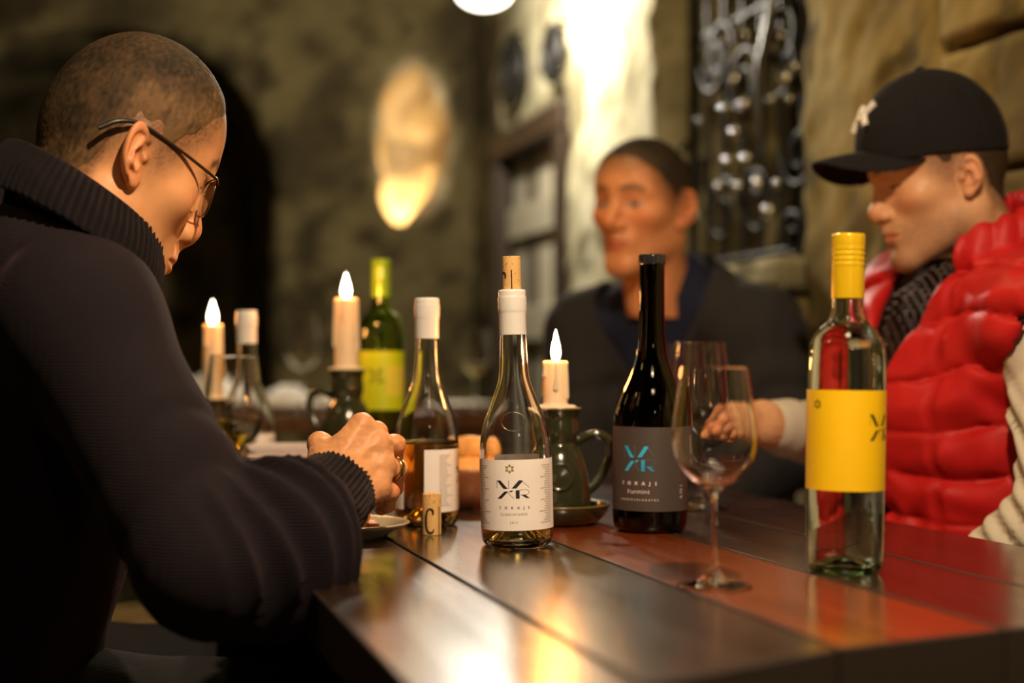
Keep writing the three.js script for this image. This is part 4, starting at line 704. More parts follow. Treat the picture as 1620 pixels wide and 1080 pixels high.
// ---------------------------------------------------------------- small things on the table
{ const t = part('cork', corkGeo(0.046, 0.0106), corkMat); t.position.copy(onTable(683, 1.585)); t.rotation.y = rad(200); tag(t, 'loose cork standing upright on the table before the amber bottle', 'cork'); }
{
  const t = thing('plate', 'small ceramic plate under the ringed hand with bits of food on it', 'plate', onTable(548, 1.56));
  part('dish', lathe(smooth([[0, 0.002], [0.036, 0.002], [0.04, 0.0], [0.0435, 0.0015], [0.055, 0.008], [0.069, 0.0155], [0.0695, 0.0172], [0.067, 0.0178], [0.053, 0.011], [0.042, 0.006], [0, 0.006]], 5), 72), mat('cream_ceramic', [0.42, 0.35, 0.24], { roughness: 0.22, clearcoat: 0.6, clearcoatRoughness: 0.1 }), t);
  const food = mat('orange_cheese', [0.62, 0.22, 0.05], { roughness: 0.45 }), rind = mat('cured_meat', [0.34, 0.07, 0.04], { roughness: 0.4 });
  const bit = (kind, m, x, z, y, s, label) => { const g = new RoundedBoxGeometry(0.02 * s, 0.011 * s, 0.015 * s, 4, 0.0035), p = g.attributes.position; for (let i = 0; i < p.count; i++) { const q = 1 + 0.25 * noise(p.getX(i) * 120 + x * 99, p.getY(i) * 120, p.getZ(i) * 120); p.setXYZ(i, p.getX(i) * q, p.getY(i) * q, p.getZ(i) * q); } g.computeVertexNormals(); const o = part(kind, g, m); o.position.copy(t.position).add(V(x, y + 0.0062 + 0.0055 * s, z)); o.rotation.y = x * 60; return tag(o, label, 'food'); };
  bit('cheese_piece', food, 0.03, 0.018, 0, 1.1, 'orange piece of cheese at the rim of the plate nearest the cork'); bit('cheese_piece', food, 0.008, 0.026, 0, 1, 'orange piece of cheese at the plate edge nearest the viewer'); bit('cheese_piece', food, 0.02, 0.02, 0.013, 0.9, 'orange piece of cheese lying on top of the others'); bit('meat_piece', rind, -0.012, 0.008, 0, 1.2, 'dark red piece of cured meat on the plate'); bit('cheese_piece', food, 0.024, -0.012, 0, 1, 'orange piece of cheese under the curled fingers');
}
{ // bread rolls in a round brown bowl between the two clear bottles
  const at = onTable(742, 1.9), t = thing('bread_bowl', 'round brown clay bowl with bread between the two clear bottles', 'bowl', at);
  part('bowl', lathe(smooth([[0, 0.004], [0.03, 0.0], [0.036, 0.001], [0.052, 0.016], [0.06, 0.04], [0.061, 0.052], [0.059, 0.0535], [0.0565, 0.05], [0.055, 0.04], [0.046, 0.018], [0.03, 0.009], [0, 0.008]], 5), 64), mat('clay_bowl', [0.2, 0.07, 0.025], { roughness: 0.35, clearcoat: 0.3 }), t);
  const crust = mat('bread_crust', 0xffffff, { vertexColors: true, roughness: 0.6 });
  const roll = (x, z, y, s, turn, label) => { const f = (X, Y, Z) => { let d = ell(X, Y, Z, 0.034 * s, 0.021 * s, 0.024 * s); d = smax(d, -seg(X, Y, Z, -0.022 * s, 0.024 * s, 0, 0.022 * s, 0.024 * s, 0, 0.004, 0.004), 0.004); return d + 0.0015 * noise(X * 90, Y * 90, Z * 90); }; const g = netMesh(f, [-0.042 * s, -0.03 * s, -0.034 * s], [0.042 * s, 0.034 * s, 0.034 * s], 0.0022, (X, Y, Z) => { const k = clamp(0.5 + 1.2 * fbm(X * 60, Y * 60, Z * 60, 3), 0, 1); return [lerp(0.62, 0.8, k), lerp(0.28, 0.42, k), lerp(0.07, 0.12, k)]; }); const o = part('bread_roll', g, crust); o.position.copy(at).add(V(x, y, z)); o.rotation.y = turn; tag(o, label, 'bread'); };
  roll(0.002, 0.026, 0.048, 1, 0.2, 'golden bread roll at the front of the clay bowl'); roll(-0.014, -0.022, 0.05, 1, 1.2, 'golden bread roll at the back of the clay bowl, lower one'); roll(0.004, 0.002, 0.076, 0.95, -0.4, 'golden bread roll on top of the other two');
}
{ // napkins on a thin board behind the ringed hand
  const at = onTable(476, 1.925), [n, s] = toNS(at), b = thing('bread_board', 'thin wooden board with folded pale napkins behind the ringed hand', 'board', at);
  part('board', boxNSY(-0.10, 0.09, 0, 0.016, -0.075, 0.062, 0.005), woodMat('thin_board_wood', [0.3, 0.14, 0.05], 0.5, 0.1, 0.0003, 0.15), b);
  part('handle', boxNSY(0.09, 0.14, 0.002, 0.014, -0.014, 0.014, 0.005), woodMat('thin_board_wood', [0.3, 0.14, 0.05], 0.5, 0.1, 0.0003, 0.15), b);
  const cloth = [mat('pale_pink_cloth', [0.62, 0.5, 0.47], { roughness: 0.9 }), mat('pale_grey_cloth', [0.55, 0.48, 0.46], { roughness: 0.9 }), mat('rose_cloth', [0.55, 0.38, 0.36], { roughness: 0.9 })];
  const g0 = (() => { const g = new RoundedBoxGeometry(0.12, 0.0074, 0.085, 4, 0.0034), h = new THREE.BoxGeometry(0.12, 0.0074, 0.085, 24, 2, 18); const p = h.attributes.position; for (let i = 0; i < p.count; i++) { const x = p.getX(i), z = p.getZ(i); p.setY(i, p.getY(i) * (1 - 0.5 * sstep(0.05, 0.06, Math.abs(x))) + 0.0009 * noise(x * 40, 1, z * 40)); } h.computeVertexNormals(); return h; })();
  for (let i = 0; i < 8; i++) { const o = part('folded_napkin', g0, cloth[i % 3]); o.position.copy(at).add(V(-0.012 + 0.006 * noise(i * 1.7, 0.3, 0), 0.0208 + i * 0.0082, 0.005 * noise(i * 2.3, 4, 0))); o.rotation.y = TA + 0.12 * noise(i * 3.1, 9, 0); tag(o, ['lowest', 'second lowest', 'third lowest', 'fourth lowest', 'fourth topmost', 'third topmost', 'second topmost', 'topmost'][i] + ' folded pale napkin of the stack on the thin board', 'napkin', 'folded napkins on the board'); }
  const cheese = part('cheese_wedge', (() => { const sh = new THREE.Shape(); sh.moveTo(0, 0); sh.lineTo(0.055, 0.012); sh.absarc(0.03, 0.03, 0.028, 0, 1.4); sh.closePath(); return new THREE.ExtrudeGeometry(sh, { depth: 0.022, bevelEnabled: true, bevelSize: 0.002, bevelThickness: 0.002, bevelSegments: 2 }).rotateX(-Math.PI / 2); })(), mat('yellow_cheese', [0.7, 0.36, 0.07], { roughness: 0.5 }));
  const p = T(n - 0.07, TOP + 0.0185, s - 0.045); cheese.position.copy(p); tag(cheese, 'yellow cheese wedge at the near corner of the thin wooden board', 'cheese');
}
// ---------------------------------------------------------------- far table: plates, napkins, glasses
{
  const y = 0.8252, on = (px, d) => { const v = W(px, 0, d); v.y = y; return v; };
  const white = mat('white_china', [0.72, 0.68, 0.6], { roughness: 0.25, clearcoat: 0.5, clearcoatRoughness: 0.1 }), linen = mat('white_linen', [0.75, 0.7, 0.62], { roughness: 0.9 });
  const dish = lathe(smooth([[0, 0.002], [0.06, 0.001], [0.068, 0.003], [0.1, 0.016], [0.105, 0.0175], [0.104, 0.0195], [0.068, 0.008], [0, 0.006]], 5), 56);
  for (const [px, d, l] of [[455, 3.55, 'white plate on the far table below the candle-lit glass'], [532, 3.82, 'white plate on the far table beside the tall candle'], [720, 3.68, 'white plate on the far table below the glass of pale wine'], [322, 3.5, 'white plate on the far table at the end nearest the bespectacled man']]) { const t = thing('plate', l, 'plate', on(px, d), 0); part('dish', dish, white, t); }
  const crumple = (px, d, s, l, h = 0.0196) => { const g = netMesh((X, Y, Z) => Math.max(ell(X, Y, Z, 0.07 * s, 0.045 * s, 0.05 * s) + 0.02 * s * noise(X * 30 + px, Y * 30, Z * 30) + 0.008 * s * noise(X * 80, Y * 80, Z * 80 + px), -Y - 0.02 * s), [-0.1 * s, -0.03 * s, -0.08 * s], [0.1 * s, 0.08 * s, 0.08 * s], 0.006); const o = part('crumpled_napkin', g, linen); o.position.copy(on(px, d)); o.position.y += h + 0.0205 * s - 0.012; tag(o, l, 'napkin'); };
  crumple(455, 3.55, 0.85, 'crumpled white napkin on the far plate below the candle-lit glass'); crumple(532, 3.82, 0.6, 'small crumpled white napkin on the far plate beside the tall candle'); crumple(322, 3.5, 1.15, 'crumpled white napkin on the far plate nearest the bespectacled man', 0.026);
  stemGlass('wine_glass', 'empty stemmed glass on the far table catching orange candle light', on(478, 3.42), 1.25);
  const g = stemGlass('wine_glass', 'stemmed glass of pale wine on the far table behind the corked bottle', on(752, 3.56), 1.1); glassWine(g.inn, 0.118, yellowWine, g.t);
}

// ---------------------------------------------------------------- people
const skinMat = mat('skin', 0xffffff, { vertexColors: true, roughness: 0.48, specularIntensity: 0.6 });
const hairMat = mat('hair', 0xffffff, { vertexColors: true, roughness: 0.75, specularIntensity: 0.4 });
const facingOf = (x, z) => Math.atan2(x, z);
const basis = (phi, pitch = 0) => new THREE.Matrix4().makeRotationY(phi).multiply(new THREE.Matrix4().makeRotationX(pitch));
const point = (m, x, y, z) => V(x, y, z).applyMatrix4(m);
// trunk and limbs as one field; grow = thickness of clothing over the skin
function trunk(p, grow, parts) {
  const q = basis(p.phi, p.lean ?? 0), list = [], g = grow, w = p.wide ?? 1;
  if (parts.includes('torso')) {
    list.push(blob(p.pelvis, [0.165 * w + g, 0.12 + g, 0.125 + g], q), blob(p.pelvis.clone().lerp(p.chest, 0.5), [0.15 * w + g, 0.18 + g, 0.115 + g], q), blob(p.chest, [0.165 * w + g, 0.17 + g, 0.118 + g], q));
    const tr = p.trap ?? 0.05; list.push(bone(p.neck, p.shL, tr + g, 0.058 + g), bone(p.neck, p.shR, tr + g, 0.058 + g), bone(p.chest, p.neck, 0.1 + g, tr + 0.005 + g));
  }
  const f = union(list.length ? list : [() => 1], 0.06);
  const arms = []; if (parts.includes('armL')) arms.push(union([bone(p.shL, p.elL, 0.054 + g, 0.044 + g), bone(p.elL, p.wrL, 0.042 + g, 0.029 + g * 0.8)], 0.03)); if (parts.includes('armR')) arms.push(union([bone(p.shR, p.elR, 0.054 + g, 0.044 + g), bone(p.elR, p.wrR, 0.042 + g, 0.029 + g * 0.8)], 0.03));
  const legs = []; if (parts.includes('legs')) for (const k of ['L', 'R']) legs.push(union([bone(p['hip' + k], p['kn' + k], 0.08 + g, 0.058 + g), bone(p['kn' + k], p['an' + k], 0.055 + g, 0.04 + g)], 0.03));
  if (parts.includes('legs') && !parts.includes('torso')) legs.push(blob(p.pelvis, [0.165 * w + g, 0.1 + g, 0.125 + g], q));
  return (x, y, z) => { let d = f(x, y, z); for (const a of arms) d = smin(d, a(x, y, z), 0.03); for (const l of legs) d = smin(d, l(x, y, z), 0.05); return d; };
}
const jointsOf = (p, keys) => keys.map((k) => p[k]);
function sit(p) {          // hips, knees and feet from the pelvis and the facing
  const f = V(Math.sin(p.phi), 0, Math.cos(p.phi)), l = V(Math.cos(p.phi), 0, -Math.sin(p.phi));
  for (const [k, s] of [['L', 1], ['R', -1]]) {
    p['hip' + k] = p.pelvis.clone().addScaledVector(l, 0.09 * s).add(V(0, -0.02, 0)); p['kn' + k] = p['hip' + k].clone().addScaledVector(f, 0.41).addScaledVector(l, 0.05 * s); p['kn' + k].y = p.kneeY ?? 0.54;
    p['an' + k] = p['kn' + k].clone().addScaledVector(f, -0.02); p['an' + k].y = 0.085; p['toe' + k] = p['an' + k].clone().addScaledVector(f, 0.15); p['toe' + k].y = 0.035;
  }
  return p;
}
function makePerson(label, p, head, hands) {
  const base = V(p.pelvis.x, 0, p.pelvis.z), rel = (g) => g.translate(-base.x, 0, -base.z);
  const limbs = ['pelvis', 'chest', 'neck', 'shL', 'shR', 'elL', 'elR', 'wrL', 'wrR', 'hipL', 'hipR', 'knL', 'knR', 'anL', 'anR', 'toeL', 'toeR'];
  const core = trunk(p, -0.016, ['torso', 'armL', 'armR', 'legs']), nk = bone(p.neck, point(head.m, 0, -0.1, -0.04), 0.05, 0.052), feet = [bone(p.anL, p.toeL, 0.035, 0.03), bone(p.anR, p.toeR, 0.035, 0.03)];
  const [lo, hi] = boxOf(jointsOf(p, limbs), 0.2);
  const flat = (g) => { if (!g.attributes.color) g.setAttribute('color', new THREE.BufferAttribute(new Float32Array(g.attributes.position.count * 3).map((_, i) => head.o.skin[i % 3]), 3)); return g; };
  const body = netMesh((x, y, z) => Math.min(smin(core(x, y, z), nk(x, y, z), 0.03), feet[0](x, y, z), feet[1](x, y, z)), lo, hi, 0.013);
  const all = joinColored([flat(body), headGeometry(head.o, head.m, head.cell ?? 0.0023), ...hands.map((h) => handGeometry(h, head.o.skin))]);
  const root = part('person', rel(all), skinMat); root.name = numbered('man').replace('man', 'person'); root.position.copy(base);
  tag(root, label, 'person');
  const add = (name, g, m, parent = root, lab) => part(name, rel(g), m, parent, lab);
  if (head.hair !== false) add('hair', hairGeometry(head.o, head.m, 0.0023), hairMat);
  return { root, add };
}
const knitBump = dataTexture(128, 128, (u, v) => { const a = Math.abs(((u * 16) % 1) - 0.5) * 2; return 0.5 + 0.5 * Math.cos(2 * Math.PI * (v * 16 + 0.35 * a)) * (0.35 + 0.65 * (1 - a)); }, false, [22, 22]);
const clothBump = dataTexture(256, 256, (u, v) => 0.5 + 0.5 * noise(u * 64, v * 64, 2) + 0.25 * noise(u * 24, v * 24, 5), false, [6, 6]);
const fabric = (name, color, o = {}) => mat(name, color, { roughness: 0.92, specularIntensity: 0.25, sheen: 0.5, sheenColor: new THREE.Color(0.25, 0.2, 0.2), sheenRoughness: 0.6, ...o });
// creases across a limb between two joints
function creases(a, b, count, depth, twist, k) {
  const u = b.clone().sub(a), L = u.length(); u.divideScalar(L);
  return (x, y, z) => { const t = ((x - a.x) * u.x + (y - a.y) * u.y + (z - a.z) * u.z) / L; if (t < -0.35 || t > 1.3) return 0; const w = noise(x * 6 + k, y * 6, z * 6), w2 = noise(x * 12 + k, y * 12, z * 12); const s = Math.sin(Math.PI * (t * count + twist * w + 0.12 * w2)); return depth * 1.5 * (Math.sqrt(s * s + 0.05) - 0.6) * sstep(-0.35, 0.0, t) * sstep(1.02, 0.85, t) * clamp(0.7 + 1.1 * noise(x * 7, y * 7 + k, z * 7), 0.1, 1.2); };
}
const drape = (amp, f, k) => (x, y, z) => amp * (fbm(x * f + k, y * f * 0.7, z * f, 3) - 0.35 * Math.abs(noise(x * f * 2.1, y * f * 1.3 + k, z * f * 2.1)));
// a ribbed band (collar, cuff) lofted between two rings: ring = {c, n, a (long axis), ra, rb}
function ribbedBand(r0, r1, ribs, depth, thick, bulge = 0, rows = 14, seg = 480) {
  const frame = (r) => { const n = r.n.clone().normalize(), a = r.a.clone().addScaledVector(n, -r.a.dot(n)).normalize(); return { n, a, b: n.clone().cross(a) }; };
  const f0 = frame(r0), f1 = frame(r1), pos = [], idx = [], uv = [];
  const put = (v, ang, out) => { const A = f0.a.clone().lerp(f1.a, v).normalize(), B = f0.b.clone().lerp(f1.b, v).normalize(), C = r0.c.clone().lerp(r1.c, v), ra = lerp(r0.ra, r1.ra, v), rb = lerp(r0.rb, r1.rb, v), rib = depth * (Math.abs(Math.cos(ang * ribs / 2)) - 0.5) + 0.0012 * noise(Math.cos(ang) * 3, Math.sin(ang) * 3, v * 3) * 2, k = out + bulge * Math.sin(v * Math.PI) + (out >= 0 ? rib : 0); const P = C.addScaledVector(A, (ra + k) * Math.cos(ang)).addScaledVector(B, (rb + k) * Math.sin(ang)); pos.push(P.x, P.y, P.z); uv.push(ang, v); };
  const loop = []; for (let j = 0; j <= rows; j++) loop.push([j / rows, 0]); loop.push([1.03, -thick * 0.35]); for (let j = rows; j >= 0; j--) loop.push([j / rows, -thick]); loop.push([-0.02, -thick * 0.5]);
  for (const [v, o] of loop) for (let i = 0; i <= seg; i++) put(v, i / seg * 2 * Math.PI, o);
  const m = loop.length; for (let j = 0; j < m; j++) for (let i = 0; i < seg; i++) { const a = j * (seg + 1) + i, b = ((j + 1) % m) * (seg + 1) + i; idx.push(a, a + 1, b + 1, a, b + 1, b); }
  const g = new THREE.BufferGeometry(); g.setIndex(idx); g.setAttribute('position', new THREE.Float32BufferAttribute(pos, 3)); g.setAttribute('uv', new THREE.Float32BufferAttribute(uv, 2)); g.computeVertexNormals(); return g;
}
const trouserMat = fabric('dark_trouser_cloth', [0.014, 0.014, 0.016], { bumpMap: clothBump, bumpScale: 0.0004 }), shoeMat = mat('shoe_leather', [0.02, 0.015, 0.012], { roughness: 0.4 });
function lowerClothes(P, p) {
  const f0 = trunk(p, 0.008, ['legs']), dr = drape(0.012, 9, 3), [lo, hi] = boxOf(jointsOf(p, ['pelvis', 'hipL', 'hipR', 'knL', 'knR', 'anL', 'anR']), 0.2);
  P.add('trousers', netMesh((x, y, z) => f0(x, y, z) + dr(x, y, z), lo, hi, 0.01), trouserMat);
  for (const k of ['L', 'R']) { const a = p['an' + k], t = p['toe' + k], g = (x, y, z) => Math.max(smin(seg(x, y, z, a.x, 0.05, a.z, t.x, 0.032, t.z, 0.046, 0.04), seg(x, y, z, a.x, 0.12, a.z, a.x, 0.05, a.z, 0.05, 0.045), 0.02), 0.002 - y), [l2, h2] = boxOf([a, t], 0.08); P.add('shoe', netMesh(g, l2, h2, 0.008), shoeMat); }
}

{ // ---- the man at the left: dark knitted sweater, glasses, cropped hair, head bowed
  const phiH = rad(122), pitch = rad(23), ear = W(209, 243, 1.372);
  const S = new THREE.Matrix4().makeScale(1, 1.13, 0.88), R = headMatrix(V(0, 0, 0), phiH, pitch, 0).multiply(S), off = V(-0.078, 0.002, -0.012).applyMatrix4(R), m = headMatrix(ear.clone().sub(off), phiH, pitch, 0).multiply(S);
  const o = { skin: [0.66, 0.30, 0.13], hairColor: [0.018, 0.011, 0.005], hairLight: [0.14, 0.075, 0.032], earTilt: 0.42, stubble: 0.22, front: 0.07, fade: 0.92, eyes: 0.002, hairLength: 0.0025, ear: 0.84, nose: -0.8, neckBack: -0.035 };
  const p = sit({ phi: rad(119), lean: 0.12, trap: 0.034, kneeY: 0.53, pelvis: V(-0.585, 0.595, -1.5), chest: W(48, 660, 1.47), neck: W(82, 422, 1.43), shR: W(126, 506, 1.31), elR: W(332, 890, 1.2), wrR: W(528, 785, 1.38), shL: V(-0.565, 0.985, -1.64), elL: V(-0.70, 0.80, -1.76), wrL: V(-0.535, 0.802, -1.93) });
  const J = { wristA: W(515, 751, 1.402), wristB: W(551, 789, 1.385), forearm: W(486, 822, 1.335), up: V(0.2, 0.55, 0.8).normalize(),
    index: [W(572, 675, 1.425), W(597, 682, 1.466), W(603, 710, 1.482), W(597, 733, 1.488)],
    middle: [W(598, 703, 1.425), W(625, 703, 1.452), W(624, 737, 1.474), W(611, 757, 1.482)],
    ring: [W(603, 738, 1.42), W(630, 741, 1.44), W(625, 771, 1.462), W(610, 784, 1.472)],
    pinky: [W(597, 772, 1.408), W(618, 778, 1.425), W(615, 798, 1.445), W(603, 806, 1.455)],
    thumb: [W(512, 727, 1.415), W(506, 702, 1.445), W(541, 716, 1.475), W(578, 740, 1.486)] };
  const toGlass = V(0.909, 0, -0.417).applyAxisAngle(V(0, 1, 0), 0.25), x = V(0, 1, 0.0), z = x.clone().cross(toGlass).normalize();
  const Lm = new THREE.Matrix4().makeBasis(z.clone().cross(toGlass).negate().normalize(), toGlass, z).setPosition(p.wrL), HL = relaxedHand(Lm, 1.7);
  const A = makePerson('seated man in a dark ribbed-collar sweater and glasses, head bowed over the table', p, { o, m, cell: 0.002 }, [J, HL]);
  // sweater
  const M1 = W(440, 858, 1.245), end = W(490, 812, 1.318), body = trunk(p, 0.012, ['torso', 'armL']);
  const upper = bone(p.shR, p.elR, 0.067, 0.062), fore = union([bone(p.elR, M1, 0.061, 0.057), bone(M1, end, 0.056, 0.043), (X, Y, Z) => ball(X - M1.x + 0.005, Y - M1.y + 0.012, Z - M1.z, 0.06)], 0.04);
  const cr = creases(p.elR, end, 5.6, 0.017, 1.2, 3), cu = creases(p.shR.clone().lerp(p.elR, 0.6), p.elR, 1.6, 0.004, 0.5, 8), dr = drape(0.014, 5, 1);
  const nape = bone(p.neck.clone().add(V(-0.02, -0.03, 0.02)), point(m, 0, -0.12, -0.045), 0.085, 0.064);
  const f = (X, Y, Z) => {
    let d = smin(smin(body(X, Y, Z) + dr(X, Y, Z), nape(X, Y, Z), 0.03), upper(X, Y, Z) - cu(X, Y, Z), 0.045);
    d = smin(d, fore(X, Y, Z) - cr(X, Y, Z), 0.012);
    return d;
  };
  const knit = fabric('navy_knit', [0.014, 0.010, 0.013], { bumpMap: knitBump, bumpScale: 0.0012, sheen: 0.35, sheenColor: new THREE.Color(0.34, 0.2, 0.22) });
  const [lo, hi] = boxOf([p.pelvis, p.chest, p.neck, p.shL, p.shR, p.elL, p.elR, p.wrL, end, M1], 0.17);
  const sweater = A.add('sweater', netMesh(f, lo, hi, 0.0055, null, (X, Y, Z) => [X * 0.7 - Z * 0.9, Y]), knit);
  const nk = V(0.468, 0.848, -0.2485), side = V(0.469, 0, 0.883);
  const band = fabric('navy_rib_knit', [0.018, 0.014, 0.017], { sheen: 0.35, sheenColor: new THREE.Color(0.3, 0.22, 0.22), bumpMap: knitBump, bumpScale: 0.0004 });
  A.add('collar', ribbedBand({ c: W(108, 380, 1.425), n: nk, a: side, ra: 0.095, rb: 0.102 }, { c: W(136, 307, 1.43), n: nk.clone().add(V(0.05, 0.02, 0)), a: side, ra: 0.081, rb: 0.089 }, 74, 0.0042, 0.006, 0.004), band, sweater, 'ribbed stand collar');
  const cAx = W(538, 764, 1.392).sub(W(506, 802, 1.35));
  A.add('cuff', ribbedBand({ c: W(504, 803, 1.345), n: cAx, a: V(0.6, -0.6, 0.3), ra: 0.042, rb: 0.036 }, { c: W(537, 765, 1.390), n: cAx, a: V(0.6, -0.6, 0.3), ra: 0.0375, rb: 0.0315 }, 44, 0.0042, 0.005, 0.001, 14, 360), band, sweater, 'ribbed sleeve cuff');
  const lAx = toGlass; A.add('cuff', ribbedBand({ c: p.wrL.clone().addScaledVector(lAx, -0.05), n: lAx, a: V(0, 1, 0), ra: 0.044, rb: 0.038 }, { c: p.wrL.clone().addScaledVector(lAx, -0.005), n: lAx, a: V(0, 1, 0), ra: 0.037, rb: 0.031 }, 44, 0.004, 0.005, 0.001, 8, 240), band, sweater, 'ribbed sleeve cuff');
  lowerClothes(A, p);
  // wedding ring
  const r0 = J.ring[0].clone().lerp(J.ring[1], 0.78), ax = J.ring[1].clone().sub(J.ring[0]).normalize(), ringG = new THREE.TorusGeometry(0.0111, 0.0016, 12, 48).scale(1, 1, 2).applyQuaternion(new THREE.Quaternion().setFromUnitVectors(V(0, 0, 1), ax)).translate(r0.x, r0.y, r0.z);
  A.add('finger_ring', ringG, mat('ring_gold', [0.55, 0.36, 0.14], { metalness: 1, roughness: 0.22 }), A.root, 'gold ring');
  // spectacles
  const g = (pts) => pts.map(([a, b, c]) => point(m, a, b, c));
  const steel = mat('spectacle_frame', [0.09, 0.055, 0.035], { metalness: 0.8, roughness: 0.28 }), tip = mat('spectacle_tip', [0.012, 0.01, 0.009], { roughness: 0.35 });
  const lensPts = (s, k = 40) => [...Array(k).keys()].map((i) => { const a = i / k * 2 * Math.PI, q = (v, e) => Math.sign(v) * Math.pow(Math.abs(v), e), u = 0.0265 * q(Math.cos(a), 0.72), v = 0.0175 * q(Math.sin(a), 0.72); return [s * (0.035 + u), 0.007 + v - 0.0, 0.0985 - 0.09 * u * u * 20 * 0.25 - 0.18 * Math.max(0, u) - 0.12 * v]; });
  const specs = A.add('spectacles', join([1, -1].flatMap((s) => [tube(g(lensPts(s)), 0.0011, 80, 8, true), tube(g([[s * 0.0615, 0.016, 0.0935], [s * 0.0675, 0.0185, 0.089], [s * 0.0715, 0.019, 0.08]]), 0.0016, 12, 8)]).concat([tube(g([[-0.009, 0.012, 0.1], [0, 0.0165, 0.1035], [0.009, 0.012, 0.1]]), 0.0013, 14, 8)])), steel, A.root, 'thin metal spectacles');
  for (const s of [-1, 1]) {
    A.add('temple_arm', tube(g([[s * 0.0712, 0.019, 0.081], [s * 0.0765, 0.024, 0.04], [s * 0.0795, 0.028, 0.0]]), 0.0017, 20, 8), steel, specs);
    A.add('temple_tip', taperTube(g([[s * 0.0795, 0.028, 0.0], [s * 0.0815, 0.0275, -0.022], [s * 0.0825, 0.02, -0.042], [s * 0.0805, 0.008, -0.056]]), (q) => 0.0019 + 0.0008 * q, 20, 8), tip, specs, 'black temple tip');
    const pts = g(lensPts(s)), c = pts.reduce((a, b) => a.add(b), V(0, 0, 0)).divideScalar(pts.length), pos = [c.x, c.y, c.z], idx = []; pts.forEach((q, i) => { pos.push(q.x, q.y, q.z); idx.push(0, i + 1, (i + 1) % pts.length + 1); });
    const lg = new THREE.BufferGeometry(); lg.setIndex(idx); lg.setAttribute('position', new THREE.Float32BufferAttribute(pos, 3)); lg.setAttribute('uv', new THREE.Float32BufferAttribute(new Float32Array(pos.length / 3 * 2), 2)); lg.computeVertexNormals();
    A.add('lens', lg, mat('lens_glass', [1, 1, 1], { transmission: 1, roughness: 0, thickness: 0, ior: 1.5 }), specs);
  }
}

